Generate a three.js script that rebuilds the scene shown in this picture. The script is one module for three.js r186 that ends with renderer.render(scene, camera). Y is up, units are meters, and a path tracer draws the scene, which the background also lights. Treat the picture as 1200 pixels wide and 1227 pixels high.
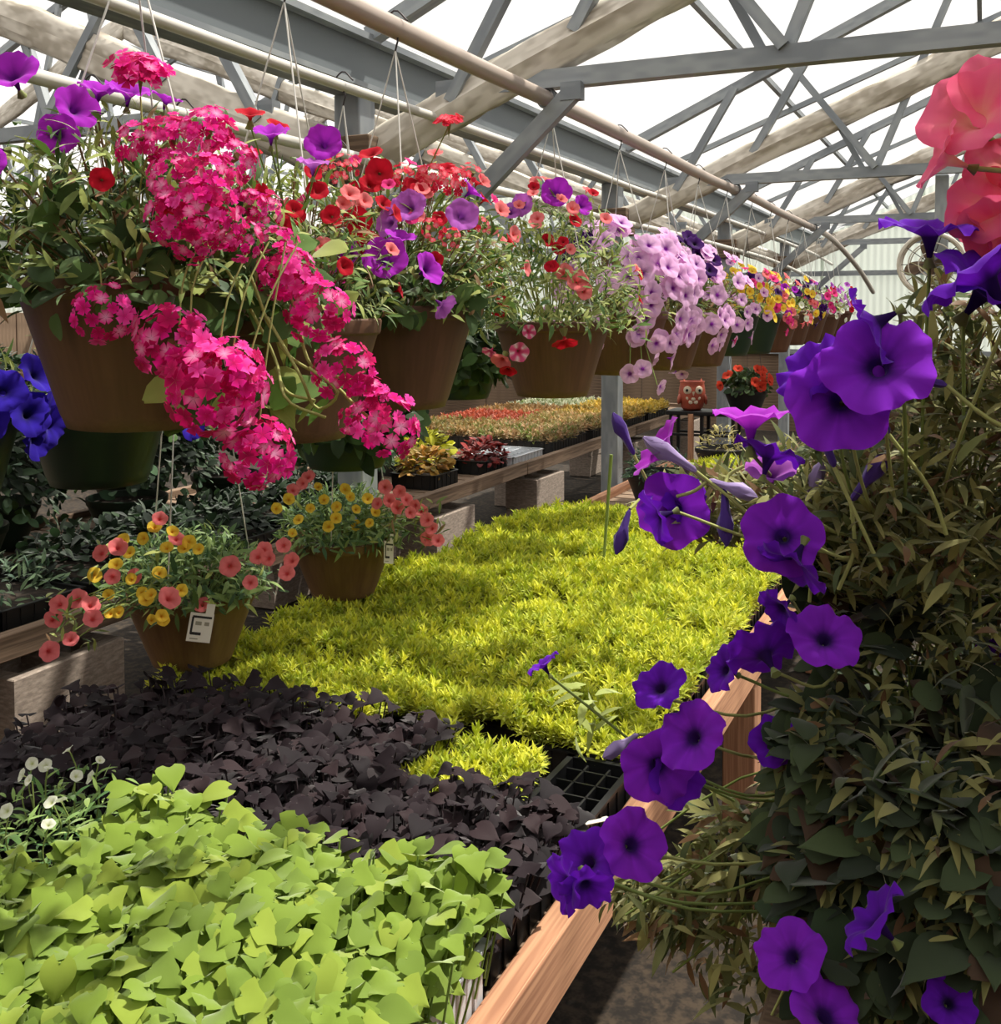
import * as THREE from 'three';
import { mergeGeometries } from 'three/addons/utils/BufferGeometryUtils.js';
import { RoundedBoxGeometry } from 'three/addons/geometries/RoundedBoxGeometry.js';

// ---------------------------------------------------------------- camera, sky, sun, exposure
const scene = new THREE.Scene();
const EYE = 1.5;                                   // camera height; the greenhouse runs along -z
const V = (x, y, z) => new THREE.Vector3(x, y, z);
const FOCAL = 1250, CX = 600, CY = 427;            // lens, in pixels of the 1200 x 1227 frame (a crop of a taller frame)
const fwd0 = V(1180 - CX, -(372 - CY), -FOCAL).normalize();   // where the long axis of the house vanishes
const up0 = V(Math.sin(0.0175), Math.cos(0.0175), 0); up0.addScaledVector(fwd0, -up0.dot(fwd0)).normalize();
const right0 = V().crossVectors(fwd0, up0), back0 = fwd0.clone().negate();
const camTurn = new THREE.Matrix4().makeBasis(right0, up0, back0).transpose();
const camera = new THREE.PerspectiveCamera(2 * Math.atan(800 / FOCAL) * 180 / Math.PI, 1200 / 1600, 0.05, 100);
camera.setViewOffset(1200, 1600, 0, 800 - CY, 1200, 1227);
camera.position.set(0, EYE, 0);
camera.quaternion.setFromRotationMatrix(camTurn);
// a point at horizontal distance d in the direction measured at (px, py)
function at(px, py, d) {
  const r = V((px - CX) / FOCAL, -(py - CY) / FOCAL, -1).applyMatrix4(camTurn);
  return r.multiplyScalar(d / Math.hypot(r.x, r.z)).add(V(0, EYE, 0));
}
scene.background = new THREE.Color(0.99, 0.97, 0.95);
scene.backgroundIntensity = 1.15;
const sun = new THREE.DirectionalLight(new THREE.Color(1.0, 0.95, 0.84), 11);
const SUN = V(0.30, 0.86, -0.34).normalize();
sun.position.copy(SUN).multiplyScalar(12).add(V(-1, 1, -4));
sun.target.position.set(-1, 1, -4);
sun.castShadow = true; sun.shadow.radius = 2.5; sun.shadow.mapSize.set(4096, 4096);
Object.assign(sun.shadow.camera, { left: -9, right: 9, top: 9, bottom: -9, near: 0.5, far: 30 });
sun.name = 'sun'; scene.add(sun, sun.target);
const renderer = new THREE.WebGLRenderer({ antialias: true });
renderer.toneMapping = THREE.LinearToneMapping;
renderer.toneMappingExposure = 0.78;
renderer.shadowMap.enabled = true; renderer.shadowMap.type = THREE.PCFSoftShadowMap;

// ---------------------------------------------------------------- helpers
let seed = 7;
const rnd = () => { seed |= 0; seed = seed + 0x6D2B79F5 | 0; let t = Math.imul(seed ^ seed >>> 15, 1 | seed); t = t + Math.imul(t ^ t >>> 7, 61 | t) ^ t; return ((t ^ t >>> 14) >>> 0) / 4294967296; };
const R = (a, b) => a + (b - a) * rnd();
const pick = (l) => l[Math.floor(rnd() * l.length)];
const hash = (x, y, z = 0) => { const s = Math.sin(x * 127.1 + y * 311.7 + z * 74.7) * 43758.5453; return s - Math.floor(s); };
function vnoise(x, y, p = 0) {           // value noise; p > 0 makes it repeat every p cells
  const i = Math.floor(x), j = Math.floor(y), f = x - i, g = y - j, m = (a) => p ? ((a % p) + p) % p : a;
  const u = f * f * (3 - 2 * f), v = g * g * (3 - 2 * g);
  return (hash(m(i), m(j)) * (1 - u) + hash(m(i + 1), m(j)) * u) * (1 - v) + (hash(m(i), m(j + 1)) * (1 - u) + hash(m(i + 1), m(j + 1)) * u) * v;
}
const lin = (c) => new THREE.Color(c);
function texture(n, f, srgb = true) {    // f(u, v) -> [r, g, b] in 0..1
  const d = new Uint8Array(n * n * 4);
  for (let j = 0; j < n; j++) for (let i = 0; i < n; i++) { const c = f(i / n, j / n); for (let k = 0; k < 3; k++) d[(j * n + i) * 4 + k] = 255 * Math.min(1, Math.max(0, c[k])); d[(j * n + i) * 4 + 3] = 255; }
  const t = new THREE.DataTexture(d, n, n); t.wrapS = t.wrapT = THREE.RepeatWrapping; t.magFilter = THREE.LinearFilter;
  if (srgb) t.colorSpace = THREE.SRGBColorSpace; t.needsUpdate = true; return t;
}
const grain = (base, dark, sx, sy, amt) => texture(256, (u, v) => {
  const a = 0.6 * vnoise(u * sx, v * sy, sx) + 0.4 * vnoise(u * sx * 4, v * sy * 4, sx * 4), k = Math.min(1, Math.max(0, (a - 0.5) * amt + 0.5));
  return [0, 1, 2].map((q) => base[q] * k + dark[q] * (1 - k));
});
const M = {};
const std = (name, o) => (M[name] = new THREE.MeshStandardMaterial({ roughness: 0.8, ...o }), M[name].name = name, M[name]);
const thin = (name, color, transmission, o = {}) => (M[name] = new THREE.MeshPhysicalMaterial({ color: new THREE.Color(color), roughness: 0.95, transmission, thickness: 0, side: THREE.DoubleSide, ...o }), M[name].name = name, M[name]);
std('steel', { color: '#9a9fa2', roughness: 0.55, metalness: 0.25, map: grain([1, 1, 1], [0.82, 0.83, 0.85], 6, 6, 2) });
std('gutterSteel', { color: '#6f767a', roughness: 0.6, metalness: 0.2 });
std('pipe', { color: '#b8aaa0', roughness: 0.4, metalness: 0.15 });
std('whitePipe', { color: '#d9d6cf', roughness: 0.4 });
std('wrap', { color: '#ffffff', roughness: 0.55, map: grain([0.86, 0.83, 0.78], [0.66, 0.62, 0.56], 12, 8, 2.6) });
std('wood', { roughness: 0.85, map: grain([0.80, 0.60, 0.46], [0.63, 0.44, 0.33], 4, 32, 2) });
std('oldWood', { roughness: 0.9, map: grain([0.54, 0.45, 0.37], [0.36, 0.29, 0.23], 4, 32, 2.2) });
std('concrete', { roughness: 0.95, map: grain([0.68, 0.62, 0.57], [0.52, 0.47, 0.43], 40, 40, 1.6) });
std('soil', { roughness: 1, map: grain([0.24, 0.19, 0.15], [0.10, 0.08, 0.06], 40, 40, 2.4) });
std('gravel', { roughness: 1, map: grain([0.25, 0.205, 0.16], [0.11, 0.09, 0.07], 48, 48, 2.4) });
std('blackPlastic', { color: '#17181a', roughness: 0.45 });
std('greyPlastic', { color: '#c9cdd2', roughness: 0.5 });
std('potBrown', { roughness: 0.55, map: grain([0.42, 0.29, 0.21], [0.36, 0.24, 0.17], 14, 14, 1.6) });
std('potOlive', { roughness: 0.55, map: grain([0.47, 0.36, 0.22], [0.40, 0.29, 0.18], 14, 14, 1.6) });
std('potGreen', { color: '#1d3324', roughness: 0.45 });
std('wire', { color: '#d8d6d0', roughness: 0.4, metalness: 0.3 });
std('darkWire', { color: '#3a3436', roughness: 0.5, metalness: 0.4 });
std('blackMetal', { color: '#1b1a1c', roughness: 0.5, metalness: 0.4 });
std('card', { color: '#d8d3c4', roughness: 0.7 });
std('ink', { color: '#1c1814', roughness: 0.7 });
std('greyInk', { color: '#8f8a78', roughness: 0.7 });
thin('film', '#ffffff', 0.94, { roughness: 0.5, specularIntensity: 0.2 });
thin('wallSheet', '#dfe6dc', 0.42, { roughness: 0.95, specularIntensity: 0.2 });

const used = new Map();
function numbered(name) { const n = used.get(name) ?? 0; used.set(name, n + 1); return n ? `${name}_${String(n).padStart(3, '0')}` : name; }
const shade = (o) => { o.castShadow = o.receiveShadow = true; return o; };
function thing(name, label, category, pos = [0, 0, 0], group, kind) {
  const o = new THREE.Group(); o.name = numbered(name); o.position.set(...(pos.isVector3 ? pos.toArray() : pos)); scene.add(o);
  o.userData = { label, category }; if (group) o.userData.group = group; if (kind) o.userData.kind = kind;
  return o;
}
function part(name, geometry, material, parent, o = {}) {
  const m = shade(new THREE.Mesh(geometry, material)); m.name = name; parent.add(m);
  if (o.pos) m.position.set(...(o.pos.isVector3 ? o.pos.toArray() : o.pos));
  if (o.matrix) { m.applyMatrix4(o.matrix); }
  if (o.label) m.userData.label = o.label; if (o.kind) m.userData.kind = o.kind;
  return m;
}
const join = (list) => list.length === 1 ? list[0] : mergeGeometries(list.map((g) => { const n = g.index ? g.toNonIndexed() : g; for (const k of Object.keys(n.attributes)) if (!['position', 'normal', 'uv'].includes(k)) n.deleteAttribute(k); return n; }));
function boxG(w, h, d, x = 0, y = 0, z = 0) { const g = new THREE.BoxGeometry(w, h, d); metreUV(g); g.translate(x, y, z); return g; }
function rboxG(w, h, d, r = 0.004, x = 0, y = 0, z = 0) { const g = new RoundedBoxGeometry(w, h, d, 1, r); g.translate(x, y, z); boxUV(g); return g; }
function metreUV(g) { boxUV(g); }
function boxUV(g, s = 1) {               // uv in metres, by the way a face points; the long side runs along v
  const p = g.attributes.position, n = g.attributes.normal, uv = new Float32Array(p.count * 2);
  g.computeBoundingBox(); const b = g.boundingBox.getSize(V()), long = b.x >= b.y && b.x >= b.z ? 'x' : b.y >= b.z ? 'y' : 'z';
  for (let i = 0; i < p.count; i++) {
    const a = { x: Math.abs(n.getX(i)), y: Math.abs(n.getY(i)), z: Math.abs(n.getZ(i)) };
    const flat = a.x >= a.y && a.x >= a.z ? 'x' : a.y >= a.z ? 'y' : 'z', rest = ['x', 'y', 'z'].filter((k) => k !== flat);
    const v = rest.includes(long) ? long : rest[1], u = rest.find((k) => k !== v), q = { x: p.getX(i), y: p.getY(i), z: p.getZ(i) };
    uv[i * 2] = q[v] * s; uv[i * 2 + 1] = q[u] * s * 3;
  }
  g.setAttribute('uv', new THREE.BufferAttribute(uv, 2));
}
function barG(a, b, w, h = w, round = false) {   // a bar of section w x h (or a tube) from a to b
  const l = a.distanceTo(b), g = round ? new THREE.CylinderGeometry(w / 2, h / 2, l, 10) : new THREE.BoxGeometry(w, l, h);
  if (!round) boxUV(g);
  const y = V().subVectors(b, a).normalize(), x0 = Math.abs(y.z) > 0.9 ? V(1, 0, 0) : V(0, 0, 1), x = V().crossVectors(y, x0).normalize(), z = V().crossVectors(x, y);
  g.applyMatrix4(new THREE.Matrix4().makeBasis(x, y, z).setPosition(a.clone().add(b).multiplyScalar(0.5)));
  return g;
}
const tubeG = (pts, r, seg = 8, rad = 5) => new THREE.TubeGeometry(new THREE.CatmullRomCurve3(pts), seg, r, rad);

// ---------------------------------------------------------------- the house: floor, roofs, walls
const Y = (r) => EYE + r;                           // heights measured from the eye
{
  const g = new THREE.PlaneGeometry(14.2, 17, 60, 70); g.rotateX(-Math.PI / 2);
  const p = g.attributes.position, uv = g.attributes.uv;
  for (let i = 0; i < p.count; i++) { p.setY(i, 0.012 * vnoise(p.getX(i) * 3 + 50, p.getZ(i) * 3 + 50)); uv.setXY(i, p.getX(i) * 1.2, p.getZ(i) * 1.2); }
  g.computeVertexNormals(); g.translate(-1.8, 0, -5);
  const base = boxG(14.2, 0.2, 17, -1.8, -0.1005, -5);
  const f = part('floor', g, M.gravel, scene); f.userData = { kind: 'structure', label: 'grey gravel floor under the benches', category: 'floor' };
  part('ground_slab', base, M.concrete, f);
}
const ZN = 3.4, ZF = -13.2, GX = -1.8, RISE = 0.45, HALF = 3.4, EAVE = Y(0.86);
const roofY = (x) => EAVE + RISE * (x > GX ? (x < GX + HALF ? x - GX : GX + 2 * HALF - x) : (x > GX - HALF ? GX - x : x - (GX - 2 * HALF)));
const ceiling = thing('ceiling', 'white translucent sheeting of the two pitched greenhouse roofs', 'roof', [0, 0, 0], null, 'structure');
{
  const w = 1.18;
  for (const [x0, x1] of [[GX, GX + HALF], [GX + HALF, GX + 2 * HALF], [GX - HALF, GX], [GX - 2 * HALF, GX - HALF]])
    for (let z = ZN, k = 0; z > ZF; z -= w, k++) {
      const lift = k % 2 ? 0.006 : 0.0, g = new THREE.BufferGeometry(), zb = Math.max(z - w - 0.05, ZF);
      const pts = [], idx = []; const n = 12;
      for (let i = 0; i <= n; i++) for (const zz of [z, zb]) { const x = x0 + (x1 - x0) * i / n; pts.push(x, roofY(x === GX + HALF || x === GX - HALF ? x : x) + 0.05 + lift, zz); }
      for (let i = 0; i < n; i++) { const a = i * 2; idx.push(a, a + 2, a + 1, a + 1, a + 2, a + 3); }
      g.setAttribute('position', new THREE.Float32BufferAttribute(pts, 3)); g.setIndex(idx); g.computeVertexNormals();
      g.setAttribute('uv', new THREE.Float32BufferAttribute(new Float32Array(pts.length / 3 * 2), 2));
      part('panel', g, M.film, ceiling);
    }
}
function corrugated(w, h) {                          // a sheet in the xy plane with ribs along y
  const n = Math.round(w / 0.038) * 2, g = new THREE.PlaneGeometry(w, h, n, 1), p = g.attributes.position;
  for (let i = 0; i < p.count; i++) p.setZ(i, 0.009 * Math.sin(p.getX(i) / 0.076 * 2 * Math.PI));
  g.computeVertexNormals(); return g;
}
for (const [name, z] of [['wall_far', ZF], ['wall_near', ZN]]) {
  const w = thing(name, `${name === 'wall_far' ? 'pale corrugated sheet end wall beyond the flower baskets' : 'board end wall at the entrance'}`, 'wall', [0, 0, z], null, 'structure');
  for (let x = GX - 2 * HALF; x < GX + 2 * HALF - 0.1; x += 1.13333) {
    const xm = x + 0.5667, top = Math.max(roofY(x + 0.001), roofY(x + 1.132));
    const g = corrugated(1.17, top - 1.0); g.translate(xm, 1.0 + (top - 1.0) / 2, 0);
    const p = g.attributes.position; for (let i = 0; i < p.count; i++) if (p.getY(i) > 1.5) p.setY(i, roofY(p.getX(i)) + 0.04);
    if (z > 0) { for (let k = 0; k < 4; k++) part('plank', boxG(0.28, top - 0.02, 0.05, x + 0.1417 + k * 0.2833, (top + 0.0) / 2 - 0.06, 0), M.oldWood, w); continue; }
    part('wall_panel', g, M.wallSheet, w);
    part('plank', boxG(1.12, 0.98, 0.05, xm, 0.5, 0), M.oldWood, w);
  }
  if (z < 0) for (const y of [1.0, 1.95, 2.55]) part('rail', boxG(13.5, 0.06, 0.05, GX, y, z < 0 ? 0.05 : -0.05), M.steel, w);
}
for (const [name, x] of [['wall_left', GX - 2 * HALF - 0.02], ['wall_right', GX + 2 * HALF + 0.02]]) {
  const w = thing(name, `${name === 'wall_left' ? 'sheeted side wall behind the far bench' : 'board side wall of the near bay'}`, 'wall', [x, 0, 0], null, 'structure');
  for (let z = ZN; z > ZF + 0.1; z -= 1.18571) {
    if (x > 0) { part('plank', boxG(0.05, EAVE - 0.02, 1.17, 0, EAVE / 2, z - 0.593), M.oldWood, w); continue; }
    const g = corrugated(1.22, EAVE - 1.5 + 0.04); g.rotateY(Math.PI / 2); g.translate(0, 1.5 + (EAVE - 1.46) / 2, z - 0.593);
    part('wall_panel', g, M.wallSheet, w); part('plank', boxG(0.05, 1.5, 1.17, 0, 0.75, z - 0.593), M.oldWood, w);
  }
}
// gutters, posts, trusses
const ORDN = ['first', 'second', 'third', 'fourth', 'fifth', 'sixth'];
const TZ = [-0.2, -2.8, -5.3, -7.95, -10.6];
for (const [x, lab] of [[GX, 'long grey steel gutter beam on the posts between the two roofs'], [GX + 2 * HALF - 0.09, 'long grey steel eave beam of the near bay'], [GX - 2 * HALF + 0.09, 'long grey steel eave beam of the far bay']]) {
  const g = thing('gutter_beam', lab, 'beam', [x, Y(0.68), 0], null);
  part('web', boxG(0.10, 0.13, ZN - ZF - 0.1, 0, 0.085, (ZN + ZF) / 2), M.gutterSteel, g);
  part('flange', boxG(0.17, 0.02, ZN - ZF - 0.1, 0, 0.16, (ZN + ZF) / 2), M.steel, g);
  part('flange', boxG(0.15, 0.016, ZN - ZF - 0.1, 0, 0.012, (ZN + ZF) / 2), M.steel, g);
}
for (const [zi, z] of TZ.entries()) for (const x of [GX, GX + 2 * HALF - 0.09, GX - 2 * HALF + 0.09]) {
  const mid = x === GX, p = thing('steel_post', mid ? `square grey steel post in the aisle between the benches, ${ORDN[zi]} from the entrance wall` : `square grey steel post against the ${x > 0 ? 'board' : 'sheeted'} side wall, ${ORDN[zi]} from the entrance`, 'post', [x, 0, z], mid ? 'posts between the two bays' : 'posts along the side walls');
  part('shaft', rboxG(0.095, Y(0.68) - 0.01, 0.095, 0.008, 0, (Y(0.68) - 0.01) / 2 + 0.006, 0), M.steel, p);
  if (mid) { part('timber_block', rboxG(0.2, 0.14, 0.16, 0.006, 0, Y(0.47), 0), M.oldWood, p); part('foot_plate', rboxG(0.2, 0.012, 0.2, 0.003, 0, 0.02, 0), M.steel, p); }
}
function wrapped(a, b, r, s) {                       // a chord rolled up in gathered plastic
  const n = 90, m = 20, pos = [], uv = [], idx = [], d = V().subVectors(b, a), l = d.length(), y = d.clone().normalize(), x = V(0, 0, 1), z = V().crossVectors(y, x);
  for (let i = 0; i <= n; i++) for (let j = 0; j <= m; j++) {
    const t = i / n, an = j / m * 2 * Math.PI, jj = j % m, k = r * (0.6 + 0.65 * vnoise(t * l * 0.9 + s * 9, jj * 0.8 + s) + 0.3 * vnoise(t * l * 2.5, jj * 1.9 + s * 3) + 0.38 * vnoise(t * l * 8, jj * 1.7 + t * l * 2)) * (i === 0 || i === n ? 0.4 : 1);
    const q = a.clone().addScaledVector(d, t).addScaledVector(x, Math.cos(an) * k * 0.6).addScaledVector(z, Math.sin(an) * k * 1.25); q.y -= 0.012 * Math.sin(t * Math.PI * 3 + s) ** 2;
    pos.push(q.x, q.y, q.z); uv.push(t * l * 0.7, j / m);
  }
  for (let i = 0; i < n; i++) for (let j = 0; j < m; j++) { const a0 = i * (m + 1) + j, b0 = a0 + m + 1; idx.push(a0, b0, a0 + 1, b0, b0 + 1, a0 + 1); }
  const g = new THREE.BufferGeometry(); g.setAttribute('position', new THREE.Float32BufferAttribute(pos, 3)); g.setAttribute('uv', new THREE.Float32BufferAttribute(uv, 2)); g.setIndex(idx); g.computeVertexNormals(); return g;
}
const lowY = (x) => Y(0.475) + 0.42 * Math.abs(x - GX), topY = (x) => roofY(x) - 0.035;
TZ.forEach((z, zi) => {
  for (const s of [1, -1]) {                         // the near bay and, mirrored, the far bay
    const X = (x) => GX + s * (x - GX), P = (x, y, dz = 0) => V(X(x), y, dz);
    const t = thing('roof_truss', `steel roof truss with wrapped lower chord ${s > 0 ? 'above the baskets' : 'beyond the gutter'}, ${ORDN[zi]} from the entrance`, 'truss', [0, 0, z], s > 0 ? 'trusses of the near bay' : 'trusses of the far bay');
    const ridge = GX + HALF, CY_ = Y(0.662), end = GX + 2 * HALF - 0.09;
    part('upper_chord', barG(P(GX + 0.06, topY(GX + 0.06)), P(ridge, topY(ridge)), 0.05, 0.05), M.steel, t);
    part('upper_chord', barG(P(ridge, topY(ridge)), P(end, topY(end)), 0.05, 0.05), M.steel, t);
    part('wrapped_chord', wrapped(P(GX + 0.02, lowY(GX)), P(ridge, lowY(ridge)), 0.043, zi * 2 + (s > 0 ? 0 : 1)), M.wrap, t, { label: 'beige plastic wrapping' });
    part('wrapped_chord', wrapped(P(end - 0.02, lowY(GX)), P(ridge, lowY(ridge)), 0.043, zi * 2 + 7), M.wrap, t, { label: 'beige plastic wrapping' });
    part('bottom_chord', barG(P(GX + 0.30, CY_), P(end - 0.3, CY_), 0.052, 0.045), M.steel, t);
    part('knee_brace', barG(P(-1.05, CY_ - 0.04, 0.03), P(GX + 0.06, Y(0.0), 0.03), 0.05, 0.03), M.steel, t);
    part('bracket', boxG(0.06, 0.05, 0.035, X(-1.06), CY_ - 0.045, 0.03), M.steel, t);
    for (const n of [-0.48, 0.62, 1.6, 2.58, 3.68]) {
      const dl = 0.42, dr = 0.36, up = (x) => topY(Math.min(x, end));
      part('web_member', barG(P(n, CY_ + 0.02, 0.02), P(n - dl, up(n - dl), 0.02), 0.032, 0.032), M.steel, t);
      part('web_member', barG(P(n, CY_ + 0.02, -0.02), P(n + dr, up(n + dr), -0.02), 0.032, 0.032), M.steel, t);
      part('web_member', barG(P(n - 0.05, CY_, -0.03), P(n - 0.2, lowY(Math.min(n - 0.2, 2 * ridge - n + 0.2)) , -0.03), 0.026, 0.026), M.steel, t);
    }
    for (const n of [-1.06, -1.45]) part('web_member', barG(P(n, lowY(n), 0.02), P(n + 0.3, topY(n + 0.3), 0.02), 0.036, 0.036), M.steel, t);
  }
});
// purlins and slim intermediate rafters
for (const s of [1, -1]) {
  for (const [di, dx] of [0.75, 1.75, 2.75, 3.4, 4.2, 5.3].entries()) {
    const x = GX + s * dx, p = thing('roof_purlin', `thin grey purlin along the roof ${s > 0 ? 'above the flower baskets' : 'beyond the gutter'}, ${ORDN[di]} from the gutter beam`, 'purlin', [x, roofY(x) + 0.012, 0], s > 0 ? 'purlins of the near roof' : 'purlins of the far roof');
    part('rod', barG(V(0, 0, ZN - 0.1), V(0, 0, ZF + 0.1), 0.03, 0.024), M.steel, p);
  }
  for (const [zi, z] of [-1.2, -3.9, -6.6, -9.3, -12].entries()) for (const side of [0, 1]) {
    const a = side ? GX + s * HALF : GX + s * 0.1, b = side ? GX + s * (2 * HALF - 0.1) : GX + s * HALF, lead = side ? 0 : 0.9;
    const r = thing('sash_bar', `slim rafter on the ${side ? 'outer' : 'gutter'} slope ${s > 0 ? 'above the baskets' : 'beyond the gutter'}, ${ORDN[zi]} from the entrance`, 'rafter', [0, 0, z], s > 0 ? 'slim rafters of the near roof' : 'slim rafters of the far roof');
    part('rod', barG(V(a, roofY(a) - 0.02, lead / 2), V(b, roofY(b) - 0.02, -lead / 2), 0.03, 0.03), M.steel, r);
  }
}
// the three long pipes that carry the baskets
function longPipe(label, x, y, d, mat, bend) {
  const t = thing('overhead_pipe', label, 'pipe', [x, Y(y), 0]), pts = [V(0, 0, 2.6)];
  for (let z = 1.5; z > -8; z -= 0.9) pts.push(V(0.004 * Math.sin(z * 3), -0.008 * Math.cos(z * 2.3 + x) ** 2, z));
  pts.push(V(0, -0.02, -9), V(bend[0], bend[1], -10.5), V(bend[0] * 1.6, bend[1] * 1.9, -11.5));
  part('tube', tubeG(pts, d / 2, 90, 10), mat, t);
  for (const z of TZ.slice(0, 4)) part('clamp', new THREE.TorusGeometry(d / 2 + 0.004, 0.005, 6, 14), M.steel, t, { pos: [0, 0, z] });
  return t;
}
const PIPE_A = [-1.15, 0.612], PIPE_B = [-1.5, 0.585], PIPE_C = [-1.66, 0.455];
longPipe('thick pinkish grey overhead pipe that carries the big brown baskets', ...PIPE_A, 0.046, M.pipe, [0.06, -0.22]);
longPipe('thin cream overhead pipe under the gutter beam', ...PIPE_B, 0.028, M.whitePipe, [0.02, -0.05]);
longPipe('white overhead pipe carrying the green pots and the small yellow baskets', ...PIPE_C, 0.032, M.whitePipe, [0.05, -0.1]);
// circulation fan on a drop post
{
  const p = thing('drop_post', 'short grey square post hanging from a truss above the fan', 'post', [-0.19, Y(0.06), -5.38]);
  part('shaft', rboxG(0.06, 0.58, 0.06, 0.006, 0, 0.29, 0), M.steel, p);
  const c = at(1117, 317, 5.35), f = thing('circulation_fan', 'round beige wire-caged fan hanging by the drop post', 'fan', c);
  for (const z of [-0.05, 0.05]) for (const r of [0.142, 0.1, 0.055]) part('cage_ring', new THREE.TorusGeometry(r, r > 0.14 ? 0.011 : 0.003, 8, 36), M.wrap, f, { pos: [0, 0, r > 0.14 ? z : z * 1.25] });
  for (let k = 0; k < 10; k++) { const a = k / 10 * Math.PI * 2; part('cage_wire', barG(V(0, 0, 0.07), V(Math.cos(a) * 0.142, Math.sin(a) * 0.142, 0.05), 0.004, 0.004, true), M.darkWire, f); }
  const blade = new THREE.Shape(); blade.moveTo(0.012, -0.015); blade.bezierCurveTo(0.06, -0.05, 0.12, -0.06, 0.125, 0); blade.bezierCurveTo(0.12, 0.04, 0.05, 0.03, 0.012, 0.015);
  for (let k = 0; k < 4; k++) { const g = new THREE.ExtrudeGeometry(blade, { depth: 0.003, bevelEnabled: false }); g.rotateX(0.45); g.rotateZ(k * Math.PI / 2 + 0.3); part('blade', g, M.oldWood, f); }
  part('motor', new THREE.CylinderGeometry(0.04, 0.045, 0.1, 18).rotateX(Math.PI / 2), M.oldWood, f, { pos: [0, 0, -0.06] });
  part('bracket', barG(V(0, 0.14, 0), V(-0.19 - c.x, Y(0.3) - c.y, -0.03), 0.02, 0.012), M.steel, f);
}

// ---------------------------------------------------------------- benches
const TOP = Y(-0.92), TOP2 = Y(-0.86);                                // bench boards
const ORD = ['first', 'second', 'third', 'fourth', 'fifth', 'sixth', 'seventh', 'eighth'];
function bench(name, label, x0, x1, z0, z1, legs, mat, railH, gap, TOP) {
  const t = thing(name, label, 'bench', [(x0 + x1) / 2, 0, (z0 + z1) / 2]), w = x1 - x0, l = z0 - z1;
  const rails = Math.ceil(l / 2.4);
  for (const s of [-1, 1]) for (let k = 0; k < rails; k++) { const a = l / 2 - k * l / rails; part('rail', rboxG(0.042, railH, l / rails - 0.006, 0.005, s * (w / 2 - 0.021), TOP + 0.03 - railH / 2 + 0.002 * (k % 2), a - l / rails / 2), mat, t); }
  for (const s of [-1, 1]) part('end_rail', rboxG(w - 0.09, railH, 0.042, 0.005, 0, TOP + 0.03 - railH / 2, s * (l / 2 - 0.021)), mat, t);
  for (let z = -l / 2 + 0.1; z < l / 2 - 0.05; z += gap) part('slat', rboxG(w - 0.09, 0.02, 0.085, 0.003, 0, TOP - 0.011, z), M.oldWood, t);
  for (const s of [-0.6, 0, 0.6]) part('joist', rboxG(0.04, 0.055, l - 0.1, 0.004, s * w / 2 * 1.2, TOP - 0.05, 0), M.oldWood, t);
  for (const [x, z] of legs) part('leg', rboxG(0.09, TOP - 0.13, 0.09, 0.005, x - (x0 + x1) / 2, (TOP - 0.13) / 2 + 0.014, z - (z0 + z1) / 2), mat, t);
}
bench('plant_bench', 'long low wooden bench covered with lime and dark plants', -1.70, -0.535, -0.3, -6.1, [-0.8, -2.9, -4.4, -5.8].flatMap((z) => [[-0.6, z], [-1.62, z]]), M.wood, 0.10, 0.105, TOP);
bench('seedling_bench', 'weathered wooden bench on concrete blocks carrying seedling trays', -3.45, -2.27, -1.3, -9.2, [], M.oldWood, 0.07, 0.105, TOP2);
{
  const s = new THREE.Shape(); s.moveTo(-0.195, -0.095); s.lineTo(0.195, -0.095); s.lineTo(0.195, 0.095); s.lineTo(-0.195, 0.095); s.closePath();
  for (const c of [-0.09, 0.09]) { const h = new THREE.Path(); h.moveTo(c - 0.06, -0.06); h.lineTo(c - 0.06, 0.06); h.lineTo(c + 0.06, 0.06); h.lineTo(c + 0.06, -0.06); h.closePath(); s.holes.push(h); }
  const g = new THREE.ExtrudeGeometry(s, { depth: 0.172, bevelEnabled: true, bevelSize: 0.003, bevelThickness: 0.003, bevelSegments: 1 }); g.translate(0, 0, 0.003); g.rotateX(-Math.PI / 2); boxUV(g, 1.5);
  for (const [zi, z] of [-2.08, -4.4, -5.6, -7.4, -9].entries()) for (const x of [-2.372, -3.3]) for (let k = 0; k < 3; k++) {
    const b = thing('concrete_block', x > -3 ? `concrete block under the weathered bench rail, ${['lowest', 'middle', 'topmost'][k]} of the ${ORD[zi]} pile` : `concrete block under the inner side of the weathered bench, ${['lowest', 'middle', 'topmost'][k]} of the ${ORD[zi]} pile`, 'block', [x, 0.012 + k * 0.1786, z], x > -3 ? `pile blocks at the aisle, course ${['one', 'two', 'three'][k]}` : 'blocks under the inner side of the bench');
    part('block_body', g, M.concrete, b); b.rotation.y = Math.PI / 2 + R(-0.04, 0.04);
  }
}

// ---------------------------------------------------------------- plant shapes
thin('leafLime', '#7d972a', 0.3); thin('leafLime2', '#708a28', 0.3); thin('leafLime3', '#90a433', 0.3);
thin('leafYellowed', '#d3a52c', 0.3);
thin('leafDark', '#21161c', 0.1, { roughness: 0.75, specularIntensity: 0.45 }); thin('leafDark2', '#2e2024', 0.1, { roughness: 0.75, specularIntensity: 0.45 }); thin('leafDark3', '#170f15', 0.1, { roughness: 0.75, specularIntensity: 0.45 }); thin('leafDeep', '#33482a', 0.25); thin('leafDeep2', '#263a22', 0.25);
thin('leafGreen', '#5f8038', 0.3); thin('leafGreen2', '#46672e', 0.3); thin('leafGreen3', '#a0ad58', 0.3);
thin('leafOlive', '#7c8448', 0.3); thin('leafOlive2', '#55663a', 0.3); thin('leafOlive3', '#a09c5c', 0.3); thin('leafBrown', '#7a5f30', 0.3);
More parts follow.
